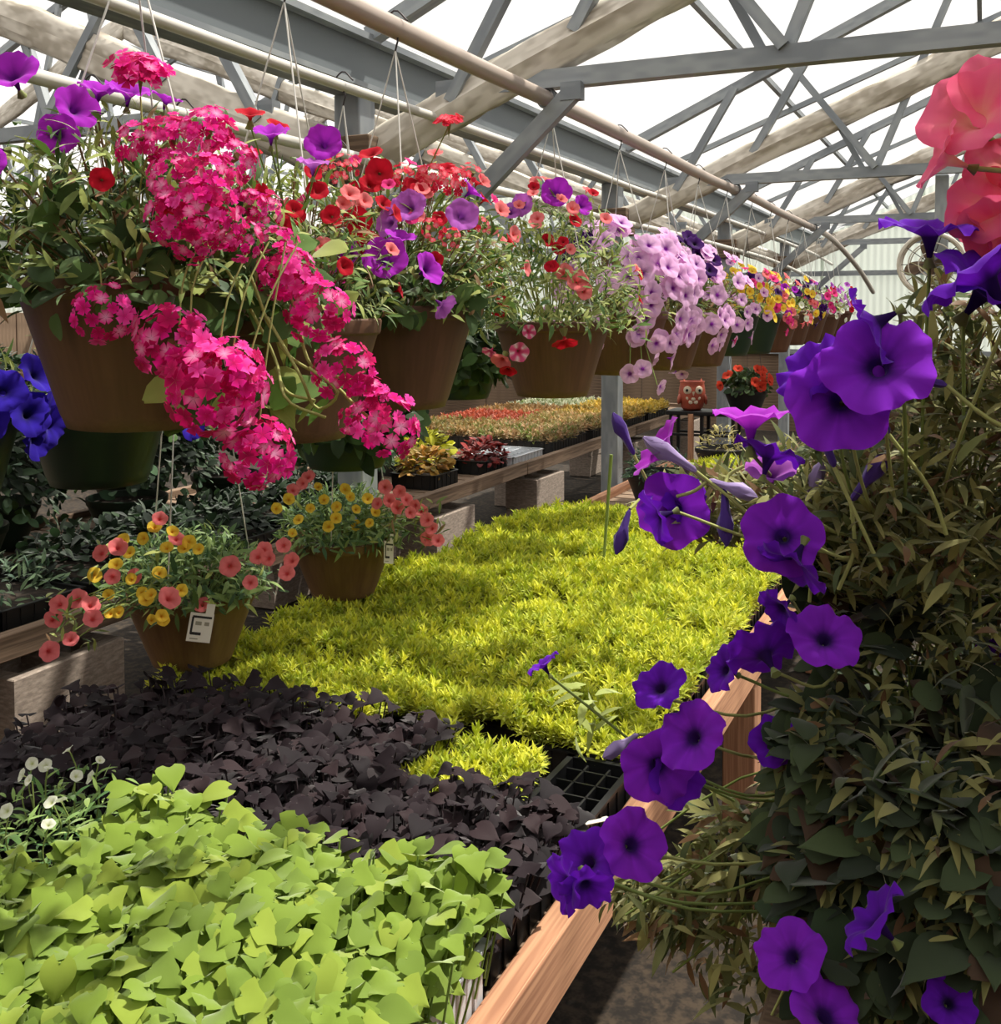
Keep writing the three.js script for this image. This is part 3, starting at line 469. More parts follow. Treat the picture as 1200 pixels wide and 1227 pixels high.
{
  const b = basket({ label: 'brown hanging basket with magenta petunias over its rim and red ones above', x: -1.15, z: -1.95, rim: Y(0.012), hang: HANG_A, turn: 0.9 });
  foliage(b, { n: 1500, singles: 300, s: 0.78, rx: 0.27, ry: 0.27, cy: 0.02, mats: GREENMATS, colors: GREENS, down: -0.2, bias: V(0.2, 0, -0.5) });
  foliage(b, { n: 320, s: 0.8, rx: 0.24, ry: 0.1, cy: 0.01, leaf: 'oval', mats: GREENMATS, colors: tones('#2e4a26', '#5d7a3c'), down: -0.5 });
  blooms(b, 'red', 14, 0.26, 0.28, 0.02, 1.1, 0.1, V(0.5, 0.2, 0.5), 'petunia'); blooms(b, 'coral', 16, 0.26, 0.28, 0.02, 1.0, 0.1, V(0.3, 0.3, 0.3), 'petunia'); blooms(b, 'hot', 8, 0.26, 0.28, 0.02, 0.7, 0.2, V(0.3, 0.3, 0.3), 'petunia');
  for (const [px, py, d, ax, s, k] of [[462, 322, 1.95, [0, 0.5, 0.9], 1.35, 'magenta'], [430, 318, 2.0, [-0.6, 0.5, 0.6], 1.2, 'magenta'], [500, 330, 1.97, [0.7, 0.4, 0.6], 1.1, 'magenta'], [520, 358, 1.95, [0.8, -0.6, 0.4], 0.9, 'pale'], [475, 300, 2.0, [0.3, 1, 0.3], 1, 'magenta'], [497, 258, 2.05, [-0.3, 0.5, 0.8], 1.15, 'pale'], [550, 264, 2.05, [0.2, 0.3, 0.9], 1.1, 'pale'], [478, 270, 2.05, [-0.7, 0.2, 0.7], 1, 'pale'], [555, 238, 2.1, [0.8, 0.7, 0], 0.9, 'magenta'], [455, 210, 2.1, [0, 0.3, 0.9], 1.7, 'red'], [447, 196, 2.14, [-0.2, 0.9, 0.4], 1.6, 'red'], [427, 267, 2.0, [0.1, 0.1, 1], 1.7, 'red'], [446, 292, 1.98, [-0.2, 0, 1], 1.45, 'red'], [395, 268, 2.0, [0.5, 0.4, 0.6], 1.2, 'red'], [455, 250, 2.05, [0.5, 0.6, 0.6], 1.2, 'red'], [440, 228, 2.1, [0.3, 0.6, 0.7], 1.4, 'red']]) { const p = at(px, py, d); flower(b, k, p, frameAt(p, ax), s, { name: 'petunia', sepal: true }); if (py < 300) stem(b, b.position.clone().add(V(0, 0.22, 0)), p, 0.0016); }
  for (const [px, py, d, r, ax, tone, flat] of [[538, 151, 2.1, 0.034, [0, 1, 0.1], 'coral', 1], [520, 215, 2.1, 0.034, [0, 0.9, 0.5], 'coral'], [500, 222, 2.1, 0.028, [-0.3, 0.8, 0.6], 'coral'], [545, 218, 2.15, 0.034, [0.2, 0.9, 0.4], 'coral'], [565, 210, 2.15, 0.024, [0.4, 0.9, 0.4], 'coral'], [480, 215, 2.1, 0.03, [0, 0.7, 0.7], 'coral'], [415, 200, 2.1, 0.026, [0, 0.7, 0.7], 'coral'], [400, 205, 2.05, 0.022, [0, 0.7, 0.7], 'coral'], [520, 275, 2.0, 0.022, [-0.2, 0.1, 1], 'coral'], [540, 285, 2.0, 0.02, [0.2, 0.1, 1], 'coral'], [408, 325, 1.92, 0.022, [-0.2, 0.3, 1], 'pink'], [575, 268, 2.1, 0.018, [0, 0.4, 1], 'coral']]) { const p = at(px, py, d); verbena(b, tone, p, frameAt(p, ax), r, r > 0.03 ? 24 : 14, { flat }); stem(b, b.position.clone().add(V(R(-0.05, 0.05), 0.24, 0)), p, 0.0015); }
}
// the fourth: leafy, with red and striped blooms over a pot that hangs a little apart
{
  const b = basket({ label: 'brown hanging basket of loose leaves with drooping red and white-striped pink blooms', x: -1.15, z: -2.84, rim: Y(-0.03), hang: HANG_A });
  foliage(b, { n: 1600, singles: 200, rx: 0.28, ry: 0.36, cy: 0.02, mats: GREENMATS, colors: tones('#4c6a30', '#a3ab62'), down: -0.2, s: 0.85, bias: V(-0.1, 0, 0.5) });
  blooms(b, 'red', 10, 0.27, 0.36, 0.02, 1.0, 0.1, V(0.5, 0.2, 0.5), 'petunia'); blooms(b, 'coral', 14, 0.27, 0.36, 0.02, 1.0, 0.3, V(0.3, 0.3, 0.3), 'petunia');
  for (const [px, py, d, ax, s, k] of [[667, 238, 3.0, [0, 0.4, 0.9], 1.45, 'magenta'], [632, 252, 3.0, [-0.4, 0.4, 0.8], 1.2, 'pale'], [690, 250, 3.0, [0.6, 0.3, 0.6], 1, 'magenta'], [612, 262, 2.95, [0, 0.6, 0.6], 1, 'pale'], [596, 348, 2.85, [-0.2, -0.2, 1], 1.9, 'red'], [600, 365, 2.86, [0, -0.6, 0.8], 1.6, 'red'], [676, 398, 2.82, [0.1, -0.9, 0.3], 2.2, 'red'], [605, 425, 2.84, [-0.4, -0.7, 0.7], 1.6, 'coral'], [592, 415, 2.86, [-0.4, -0.7, 0.3], 1.0, 'striped'], [620, 420, 2.84, [0.2, -0.2, 1], 1.1, 'striped'], [632, 398, 2.86, [0.3, 0.1, 1], 0.8, 'striped'], [610, 436, 2.83, [-0.1, -0.9, 0.5], 1.5, 'red'], [690, 340, 2.86, [0.2, 0.3, 0.9], 1.7, 'coral'], [678, 330, 2.88, [-0.2, 0.3, 0.9], 1.5, 'coral'], [697, 350, 2.86, [0.4, 0.1, 0.9], 1.3, 'coral'], [655, 290, 2.92, [0.2, 0.3, 0.9], 1.2, 'red'], [668, 300, 2.92, [0.2, 0.3, 0.9], 1.2, 'red'], [685, 268, 2.95, [0.5, 0.4, 0.6], 1.3, 'red'], [640, 270, 2.95, [0.2, 0.4, 0.8], 1.1, 'coral'], [590, 280, 2.95, [0, 0.6, 0.8], 1, 'coral']]) { const p = at(px, py, d); flower(b, k, p, frameAt(p, ax), s, { name: 'petunia', sepal: true }); }
}
// the rest of the row, each with flowers of its own
const ROW = [
  [-3.46, 'brown hanging basket smothered in lilac pink petunias with a patch of dark purple', M.potBrown, [['lilac', 85, 1.4], ['plum', 14, 1.2, -0.9]]],
  [-4.02, 'brown hanging basket of lilac pink petunias capped by dark purple ones', M.potBrown, [['lilac', 60, 1.35], ['plum', 16, 1.3, 0.5]]],
  [-4.55, 'brown hanging basket of pale pink petunias next to the first green pot', M.potBrown, [['lilac', 40, 1.2], ['hot', 4, 0.8]]],
  [-5.1, 'green hanging pot of yellow blooms with a fall of pale pink petunias', M.potGreen, [['yellow', 34, 1.7], ['lilac', 10, 1.0]]],
  [-5.7, 'green hanging pot of yellow and hot pink blooms', M.potGreen, [['yellow', 20, 1.8], ['hot', 20, 1.1], ['plum', 5, 1.1, 0.5]]],
  [-6.25, 'brown hanging basket of salmon and cream blooms', M.potBrown, [['coral', 26, 1.5], ['white', 14, 1.8], ['magenta', 4, 0.8]]],
  [-6.85, 'brown hanging basket of dark purple and yellow blooms', M.potBrown, [['plum', 18, 1.1], ['yellow', 10, 2], ['coral', 8, 1.3]]],
  [-7.5, 'brown hanging basket of crimson and white blooms', M.potBrown, [['hot', 16, 1.2], ['white', 14, 1.9], ['plum', 8, 1]]],
  [-8.2, 'brown hanging basket of mixed white and mauve blooms', M.potBrown, [['white', 16, 1.9], ['pale', 14, 0.9]]],
  [-9.0, 'brown hanging basket of small red blooms at the far end of the row', M.potBrown, [['red', 14, 1.6], ['white', 12, 1.8], ['pale', 8, 0.8]]],
];
ROW.forEach(([z, label, mat, kinds], i) => {
  const b = basket({ label, x: -1.15, z, rim: Y(0.0 - 0.012 * (i % 3)), mat, hang: HANG_A, turn: i });
  foliage(b, { n: i < 3 ? 520 : 330, rx: i < 3 ? 0.19 : 0.17, ry: i < 3 ? 0.22 : 0.17, cy: 0.03, mats: GREENMATS, colors: GREENS, s: 1.15 });
  for (const [k, n, s, side] of kinds) blooms(b, k, n, 0.2 + (i < 3 ? 0.02 : 0), i < 3 ? 0.25 : 0.19, 0.03, s, side === 0.5 ? 0.55 : -0.5, side === -0.9 ? V(-1.2, 0.8, 0.4) : V(0.6, 0.1, 0.6), k === 'yellow' || k === 'coral' ? 'bell_flower' : 'petunia');
  if (i === 0) for (const [px, py, ax, s] of [[755, 448, [0, 0, 1], 1.15], [770, 443, [0.1, 0.2, 1], 1.1], [788, 462, [0.8, -0.3, 0.4], 1]]) { const p = at(px, py, 3.4); flower(b, 'lilac', p, frameAt(p, ax), s, { name: 'petunia' }); stem(b, b.position.clone().add(V(0.1, 0.2, 0.12)), p, 0.0018, M.stemGreen, 0.02); }
});
// green pots and small yellow baskets on the white pipe
for (const [z, rim, kind, label, px = PIPE_C] of [[-1.22, -0.16, 'blue', 'dark green hanging pot of deep blue petunias'], [-1.6, -0.15, 'blue', 'dark green hanging pot with few leaves hanging behind the first brown basket'], [-2.28, -0.2, null, 'dark green hanging pot of trailing leaves close to the second small basket', PIPE_B], [-3.25, -0.1, null, 'dark green hanging pot of glossy trailing leaves behind the striped blooms']]) {
  const b = basket({ label, x: px[0], z, rim: Y(rim), size: 'mid', mat: M.potGreen, hang: Y(px[1]) });
  foliage(b, { n: kind ? 300 : 520, singles: kind ? 20 : 60, rx: kind ? 0.17 : 0.2, ry: kind ? 0.12 : 0.17, cy: kind ? 0 : -0.05, leaf: kind ? 'lance' : 'oval', mats: kind ? GREENMATS : [M.leafGreen2, M.leafDeep], colors: kind ? GREENS : tones('#27401f', '#4d6a34'), down: kind ? -0.5 : -0.9 });
  if (kind) blooms(b, kind, z > -1.3 ? 26 : 4, 0.17, 0.12, 0, 1.1, -0.6, V(0.7, -0.2, 0.4), 'petunia');
}
function tag(root, p, face, w, h, tilt) {              // a price card with its printed frame and lines
  const t = new THREE.Group(); t.name = 'price_tag'; t.userData.label = 'white plastic price tag'; root.add(t); t.position.copy(p).sub(root.position);
  const z = face.clone().normalize(), x = V().crossVectors(V(0, 1, 0), z).normalize(); t.quaternion.setFromRotationMatrix(new THREE.Matrix4().makeBasis(x, V().crossVectors(z, x), z)); t.rotateZ(tilt);
  part('card', boxG(w, h, 0.0012), M.card, t); part('card_neck', boxG(w * 0.35, h * 0.5, 0.001, w * 0.3, h * 0.6, -0.0004), M.card, t);
  const bar = (cx, cy, bw, bh, m) => boxG(bw * w, bh * h, 0.0006, cx * w, cy * h, 0.0008);
  part('printed_frame', join([bar(0.02, 0.36, 0.8, 0.08), bar(-0.36, 0.05, 0.09, 0.6), bar(-0.16, -0.22, 0.45, 0.1)]), M.ink, t);
  part('printed_line', join([bar(-0.1, 0.14, 0.26, 0.13), bar(0.25, 0.14, 0.2, 0.13), bar(-0.2, -0.4, 0.34, 0.04)]), M.greyInk, t);
}
for (const [z, label, yl, co, px, py, side] of [[-1.87, 'small olive hanging basket with yellow bells and salmon bells trailing low over the aisle', 34, 22, 240, 752, [0.1, 0, 1]], [-2.5, 'small olive hanging basket dense with yellow bells, salmon ones spilling toward lime plants', 40, 20, 466, 662, [0.85, 0, 0.5]]]) {
  const first = z > -2, b = basket({ label, x: -1.66, z, rim: Y(-0.64), size: 'small', mat: M.potOlive, hang: HANG_C, turn: 1.2 });
  foliage(b, { n: 1300, singles: 140, rx: 0.19, ry: 0.13, cy: 0.01, leaf: 'lance', mats: [M.leafGreen, M.leafBlue, M.leafGreen3], colors: tones('#3f6338', '#8fa860'), s: 0.78, down: -0.3 });
  const list = first ? [[175, 645], [185, 635], [158, 665], [200, 660], [222, 660], [240, 660], [190, 690], [160, 695], [130, 715], [145, 735], [180, 745], [192, 740], [215, 708], [175, 720], [150, 650], [205, 640], [168, 712], [183, 715], [110, 690], [140, 680], [225, 650], [195, 745], [133, 738]] : [[345, 600], [360, 625], [380, 585], [405, 608], [402, 622], [430, 630], [445, 628], [412, 588], [425, 612], [440, 600], [330, 610], [395, 632], [372, 610], [350, 640], [418, 596], [448, 615], [388, 600]];
  for (const [fx, fy] of list) { const p = at(fx, fy, (first ? 2.32 : 2.84) + R(-0.05, 0.05)); flower(b, 'yellow', p, frameAt(p, [R(-0.5, 0.4), R(0, 0.6), 0.8]), R(0.95, 1.3), { name: 'yellow_bell' }); }
  const pinks = first ? [[95, 720, 1.3], [75, 725, 1.2], [105, 730, 1.2], [60, 745, 1.2], [55, 780, 1.3], [85, 770, 1], [110, 745, 1.2], [165, 690, 1], [135, 690, 1], [210, 650, 1.1], [190, 625, 1], [198, 722, 1.5], [243, 728, 1.1], [275, 678, 1.4], [300, 700, 1], [345, 690, 1.1], [352, 675, 1.1], [315, 660, 1.1], [325, 670, 1], [340, 655, 1], [310, 670, 1.1], [140, 660, 1.2], [125, 665, 1.1]] : [[465, 600, 1.2], [475, 610, 1.2], [485, 600, 1.1], [505, 615, 1.2], [515, 625, 1.2], [512, 645, 1.3], [525, 650, 1.1], [460, 585, 1.2], [480, 590, 1.1], [500, 605, 1], [455, 605, 1], [520, 635, 1.1], [350, 590, 1.1], [372, 575, 1.2], [365, 580, 1], [490, 615, 1]];
  for (const [fx, fy, s] of pinks) { const p = at(fx, fy, (first ? 2.3 : 2.8) + R(-0.06, 0.06)); flower(b, 'coral', p, frameAt(p, [R(-0.4, 0.4), R(-0.1, 0.5), 0.8]), s * 0.9, { name: 'salmon_bell' }); if (fy > 700 || fx > 490) stem(b, b.position.clone().add(V(0, 0.17, 0)), p, 0.0015); }
  const spill = new Mass(); for (let k = 0; k < 90; k++) { const c = first ? (k % 2 ? [85, 740, 30, 30] : [150, 690, 45, 40]) : [500, 625, 35, 25], p = at(c[0] + R(-1, 1) * c[2], c[1] + R(-1, 1) * c[3], (first ? 2.34 : 2.84) + R(-0.05, 0.05)).sub(b.position); spill.add(pick(LEAF.lance), pose(p, randomDir(), V(0.3, 1, 0.3), R(0.6, 1)), pick(GREENS)); }
  part('trailing_leaves', spill.build(), M.tinted, b, { kind: 'stuff' });
  const p = at(px, py, first ? 2.30 : 2.86), d = frameAt(p, side); tag(b, p, d, 0.05, 0.06, first ? -0.22 : -0.25);
}

// ---------------------------------------------------------------- trays on the benches
const DECK = TOP + 0.001;
function trayG(w, l, h, ribs = true) {
  const t = 0.004, parts = [boxG(w - 0.02, 0.004, l - 0.02, 0, 0.002, 0)];
  for (const s of [-1, 1]) { parts.push(boxG(w, h, t, 0, h / 2, s * (l / 2 - t / 2)), boxG(t, h, l, s * (w / 2 - t / 2), h / 2, 0), boxG(w + 0.016, 0.005, 0.012, 0, h, s * (l / 2 + 0.002)), boxG(0.012, 0.005, l + 0.016, s * (w / 2 + 0.002), h, 0)); }
  if (ribs) for (const s of [-1, 1]) { for (let x = -w / 2 + 0.03; x < w / 2; x += 0.045) parts.push(boxG(0.006, h, 0.006, x, h / 2, s * (l / 2))); for (let z = -l / 2 + 0.03; z < l / 2; z += 0.045) parts.push(boxG(0.006, h, 0.006, s * (w / 2), h / 2, z)); }
  return join(parts);
}
const trayCache = new Map();
function tray(name, label, category, group, x, z, w, l, mat, { y = DECK, h = 0.06, turn = 0, soil = true } = {}) {
  const root = thing(name, label, category, [x, y, z], group), key = [w, l, h].join(); root.rotation.y = turn;
  if (!trayCache.has(key)) trayCache.set(key, trayG(w, l, h));
  part('tray', trayCache.get(key), mat, root); if (soil) part('soil', boxG(w - 0.012, 0.01, l - 0.012, 0, h - 0.016, 0), M.soil, root);
  return root;
}
// trays of sweet potato vine: the upper leaves one by one, the lower ones as a mass
function vines(root, w, l, n, top, mats, cols, stalk, s, tilt, yellow) {
  const st = new Mass(), low = new Mass(), gx = Math.round(Math.sqrt(n * w / l)), gz = Math.round(n / gx), stalkC = lin(stalk);
  for (let i = 0; i < gx; i++) for (let j = 0; j < gz; j++) for (const layer of [0, 1, 2]) {
    const x = ((i + R(0, 1)) / gx - 0.5) * (w + (mats === LIMES ? 0.045 : 0.075)), z = ((j + R(0, 1)) / gz - 0.5) * (l + 0.06), hump = 0.02 * Math.sin(x * 17 + root.position.x * 9) * Math.sin(z * 15 + root.position.z * 7);
    const y = top + hump + R(-0.016, 0.018) - layer * R(0.016, 0.03), k = s * R(0.7, 1.25), d = V(R(-1, 1.2), R(-0.35, 0.15), R(-0.8, 1.3)), up = V(R(-0.45, 0.45) + tilt, 1, R(-0.35, 0.5) + tilt);
    const m = pose(V(x, y, z).addScaledVector(d.clone().normalize(), -0.03 * k), d, up, k);
    if (!layer) part('leaf', pick(LEAF.sweet), yellow && i === yellow[0] && j === yellow[1] ? M.leafYellowed : pick(mats), root, { matrix: m }); else low.add(pick(LEAF.sweet), m, pick(cols));
    if (layer < 2) { const b = V().setFromMatrixPosition(m); st.add(barG(V(b.x * 0.9, 0.05, b.z * 0.9), b, 0.003, 0.003, true), new THREE.Matrix4(), stalkC); }
  }
  part('leaf_stalks', st.build(), M.tinted, root, { kind: 'stuff' }); part('lower_leaves', low.build(), M.tinted, root, { kind: 'stuff' });
}
const LIMES = [M.leafLime, M.leafLime2, M.leafLime3, M.leafLime], DARKS = [M.leafDark, M.leafDark2, M.leafDark3, M.leafDark];
for (const [x, z, lab] of [[-0.715, -0.93, 'grey tray of lime sweet potato vine along the rail, against the dark vine'], [-1.02, -0.93, 'tray of lime green sweet potato vine next to the dark vine, away from the rail'], [-1.312, -0.7, 'tray of lime green sweet potato vine near the white flower pack, one leaf yellowed'], [-0.715, -0.36, 'pale grey tray of lime green sweet potato vine at the bench end by the rail'], [-1.02, -0.36, 'tray of lime green sweet potato vine in the middle of the bench end']]) {
  const t = tray('vine_tray', lab, 'plant tray', 'trays of lime sweet potato vine', x, z, 0.27, 0.53, M.greyPlastic, { h: 0.095 });
  vines(t, 0.275, 0.54, z < -0.5 ? 290 : 150, 0.172, LIMES, tones('#708a28', '#90a433'), '#7f9a3a', z < -0.5 ? 0.58 : 0.75, 0.15, x < -1.2 ? [6, 21] : null);
}
for (const [x, z, w, l, lab] of [[-0.847, -1.37, 0.5, 0.265, 'tray of dark purple sweet potato vine beside the lime vine and the bench rail'], [-1.37, -1.42, 0.5, 0.265, 'tray of dark purple sweet potato vine behind the white flower pack'], [-1.235, -1.645, 0.6, 0.14, 'narrow tray of dark purple sweet potato vine along the lime moss plants'], [-1.505, -1.03, 0.19, 0.44, 'tray of dark purple sweet potato vine left of the white flower pack']]) {
  const t = tray('vine_tray', lab, 'plant tray', 'trays of dark sweet potato vine', x, z, w, l, M.blackPlastic);
  vines(t, w, l, Math.min(290, Math.round(2150 * w * l)), 0.14, DARKS, tones('#170f15', '#2e2024'), '#3a2a30', 0.5, 0.1);
}
// lime moss-like plants
function sprigG(n, L, W) {
  const ms = new Mass(), g = tiny(L, W), c = new THREE.Color(1, 1, 1);
  for (let k = 0; k < n; k++) { const a = k * 2.39996, e = 0.15 + 1.1 * k / n, d = V(Math.cos(a) * Math.cos(e), Math.sin(e), Math.sin(a) * Math.cos(e)); ms.add(g, pose(V(0, 0.012 + 0.03 * k / n, 0), d, V(-d.x * 0.4, 1, -d.z * 0.4), 0.8 + 0.3 * hash(k, 2)), c); }
  return ms.build();
}
const SPRIG = sprigG(15, 0.030, 0.0085), SEEDLING = sprigG(9, 0.024, 0.013);
const sprigMat = thin('sprigLeaf', '#ffffff', 0.3);
function sprigs(root, name, geo, w, l, n, y0, cols, hump, s = 1) {
  const im = new THREE.InstancedMesh(geo, sprigMat, n), q = new THREE.Quaternion(), e = new THREE.Euler(); im.name = name; im.userData.kind = 'stuff'; shade(im); root.add(im);
  const gx = Math.max(1, Math.round(Math.sqrt(n * w / l))), gz = Math.ceil(n / gx);
  for (let k = 0; k < n; k++) {
    const x = ((k % gx + R(0, 1)) / gx - 0.5) * w, z = ((Math.floor(k / gx) + R(0, 1)) / gz - 0.5) * l, wx = x + root.position.x, wz = z + root.position.z;
    const y = y0 + hump * (vnoise(wx * 9 + 40, wz * 9 + 40) - 0.4) + 0.4 * hump * (vnoise(wx * 26 + 40, wz * 26 + 40) - 0.5) + R(-0.008, 0.012);
    q.setFromEuler(e.set(R(-0.45, 0.45), R(0, 6.3), R(-0.45, 0.45))); const k2 = s * R(0.75, 1.3);
    im.setMatrixAt(k, new THREE.Matrix4().compose(V(x, y, z), q, V(k2, k2, k2))); im.setColorAt(k, pick(cols));
  }
  return im;
}
const MOSS = tones('#9fb020', '#dede3e', 7);
for (let r = 0; r < 8; r++) for (const c of [0, 1]) {
  const z = -1.875 - r * 0.29 - (r === 0 && c ? 0.07 : 0), x = c ? -0.848 : -1.388, mossLabel = `tray of feathery lime moss-like plants on the ${c ? 'rail' : 'aisle'} side, ${ORD[r]} row from the dark vine`;
  const w = 0.52, l = r === 0 && c ? 0.14 : 0.27, t = tray('moss_tray', mossLabel, 'plant tray', 'trays of lime moss-like plants', x, z, w, l, M.blackPlastic);
  sprigs(t, 'foliage', SPRIG, w + 0.03, l + 0.02, r < 3 ? 900 : 650, 0.066, MOSS, 0.055, r < 3 ? 0.72 : 0.85);
}
for (const [x, z, lab] of [[-0.86, -4.4, 'tray of lime moss-like plants by the rail, just beyond the lime rows'], [-0.86, -4.75, 'tray of lime moss-like plants by the rail, across from the dark green mound'], [-1.1, -5.3, 'lone tray of lime moss-like plants beyond the dark green mound']]) { const t = tray('moss_tray', lab, 'plant tray', 'lone lime trays at the far end', x, z, 0.5, 0.28, M.blackPlastic); sprigs(t, 'foliage', SPRIG, 0.5, 0.29, 300, 0.062, MOSS, 0.05, 1.2); }
{ const t = tray('moss_pack', 'small pack of lime moss-like plants standing in front of the lime trays', 'plant pack', null, -0.822, -1.66, 0.19, 0.16, M.blackPlastic, { turn: 0.1 }); sprigs(t, 'foliage', SPRIG, 0.21, 0.18, 300, 0.07, MOSS, 0.035, 0.72); }
// empty black cell tray with a white plant label
{
  const t = tray('cell_tray', 'empty black cell tray beside the dark vine and the rail', 'tray', null, -0.652, -1.715, 0.118, 0.27, M.blackPlastic, { soil: false, turn: -0.02 });
  for (const x of [-0.022, 0.022]) part('divider', boxG(0.004, 0.045, 0.25, x, 0.032, 0), M.blackPlastic, t);
  for (let z = -0.1; z < 0.12; z += 0.05) part('divider', boxG(0.11, 0.045, 0.004, 0, 0.032, z), M.blackPlastic, t);
  for (const [px, py, a] of [[716, 974, 0.6], [733, 985, -0.7]]) { const p = at(px, py, 1.72); const l = thing('plant_label', a > 0 ? 'white plastic plant label leaning on the empty cell tray' : 'second white plant label lying across the empty cell tray rim', 'label', [p.x, DECK + 0.066, p.z]); part('strip', rboxG(0.05, 0.0016, 0.011, 0.0007), M.card, l); l.rotation.set(0, a, 0.12); }
}
{ // white flower pack
  const t = tray('flower_pack', 'pack of small white flowers over green leaves between dark and lime vines', 'plant pack', null, -1.285, -1.12, 0.17, 0.24, M.blackPlastic);
  const ms = new Mass(); for (let k = 0; k < 420; k++) { const d = randomDir(-0.1, 1); ms.add(pick(LEAF.lance), pose(V(R(-0.09, 0.09), 0.07 + R(0, 0.11), R(-0.12, 0.12)), d, V(0, 1, 0.2), R(0.45, 0.8)), pick(tones('#4d7a3c', '#a5c268'))); }
  part('foliage', ms.build(), M.tinted, t, { kind: 'stuff' });
  t.userData.h = 0.06; for (let k = 0; k < 15; k++) { const p = V(R(-0.09, 0.09), 0.19 + R(-0.01, 0.02), R(-0.13, 0.11)).add(t.position); flower(t, 'white', p, V(R(-0.6, 0.8), 0.7, R(-0.3, 1)), R(0.6, 1.0), { name: 'white_flower' }); stem(t, p.clone().add(V(0, -0.07, 0)), p, 0.0012, M.stemGreen, 0); }
}
{ // thin stake standing in the lime plants
  const s = thing('plant_stake', 'thin olive stake standing upright in the lime trays', 'stake', [-1.085, DECK + 0.05, -3.1]); part('stick', barG(V(0, 0, 0), V(0.03, 0.42, 0.0), 0.011, 0.009, true), M.stemGreen, s);
}
// ---------------------------------------------------------------- the weathered bench: seedlings, coleus, shrubs
const BX = -2.6, DECK2 = TOP2 + 0.001;
for (const [x, z, a, b, lab] of [[BX, -6.05, '#76823c', '#b8926a', 'black tray of green and coral tinged seedlings by the bench rail'], [BX - 0.56, -6.1, '#848246', '#b08a5a', 'black tray of tan and green seedlings behind the coral tinged ones'], [BX, -6.75, '#8a8648', '#c09a6a', 'black tray of amber seedlings beside the steel post'], [BX, -7.35, '#9a8a3a', '#d0aa54', 'black tray of golden seedlings beyond the steel post'], [BX, -8.0, '#a8963a', '#dcb848', 'black tray of yellow seedlings next to the owl pot stand'], [BX - 0.56, -7.2, '#9a7a48', '#c09a68', 'black tray of orange tan seedlings on the inner side of the bench'], [BX - 0.56, -7.9, '#6a7a40', '#d8d8c0', 'black tray of whitish flowering seedlings on the inner side'], [BX - 0.56, -6.65, '#a04a34', '#c8684a', 'black tray of orange red flowering seedlings']]) {
  const t = tray('seedling_tray', lab, 'plant tray', 'trays of seedlings on the weathered bench', x, z, 0.54, 0.56, M.blackPlastic, { h: 0.075, y: DECK2 });
  sprigs(t, 'seedlings', SEEDLING, 0.56, 0.58, 620, 0.06, tones(a, b), 0.02, 1.25);
}
{ const t = tray('cell_tray', 'empty pale grey cell tray between the coleus and the seedlings', 'tray', null, -2.475, -5.42, 0.27, 0.42, M.greyPlastic, { soil: false, h: 0.055, y: DECK2 }); for (let z = -0.17; z < 0.2; z += 0.057) part('divider', boxG(0.25, 0.04, 0.004, 0, 0.034, z), M.greyPlastic, t); for (const x of [-0.07, 0, 0.07]) part('divider', boxG(0.004, 0.04, 0.4, x, 0.034, 0), M.greyPlastic, t); }
function mound(root, n, rx, ry, y, leaf, cols, s) { const ms = new Mass(); for (let k = 0; k < n; k++) { const d = randomDir(-0.25, 1), q = Math.cbrt(R(0.15, 1)); ms.add(pick(LEAF[leaf]), pose(V(d.x * rx * q, y + d.y * ry * q, d.z * rx * q), d.clone().add(randomDir().multiplyScalar(0.7)), d.clone().add(V(0, 1, 0)), s * R(0.7, 1.3)), pick(cols)); } part('foliage', ms.build(), M.tinted, root, { kind: 'stuff' }); }
function potted(name, label, x, z, y, size, mat, f, group) { const [g, rt, h] = POT[size], t = thing(name, label, 'potted plant', [x, y, z], group); part('pot', g, mat, t); part('soil', new THREE.CylinderGeometry(rt - 0.014, rt - 0.016, 0.012, 20).translate(0, h - 0.03, 0), M.soil, t); t.userData.rt = rt; t.userData.h = h; f(t, h); return t; }
{
  const t = tray('coleus_tray', 'black tray of lime yellow coleus with a bronze edge', 'plant tray', null, -2.7, -4.82, 0.34, 0.3, M.blackPlastic, { h: 0.07, y: DECK2 }); mound(t, 260, 0.16, 0.15, 0.08, 'oval', tones('#9a9a20', '#d8d83a'), 0.9);
  const u = tray('coleus_tray', 'black tray of dark red coleus', 'plant tray', null, -2.44, -5.03, 0.17, 0.26, M.blackPlastic, { h: 0.07, y: DECK2 }); mound(u, 200, 0.12, 0.09, 0.075, 'oval', tones('#5a1414', '#a8302c'), 0.8);
  const v = tray('coleus_tray', 'black tray of amber coleus beside the small yellow basket', 'plant tray', null, -2.5, -4.5, 0.24, 0.24, M.blackPlastic, { h: 0.07, y: DECK2 }); mound(v, 200, 0.12, 0.1, 0.08, 'oval', tones('#7a6a1c', '#c08a30'), 0.8);
}
const IVY = tones('#122216', '#2f4829');
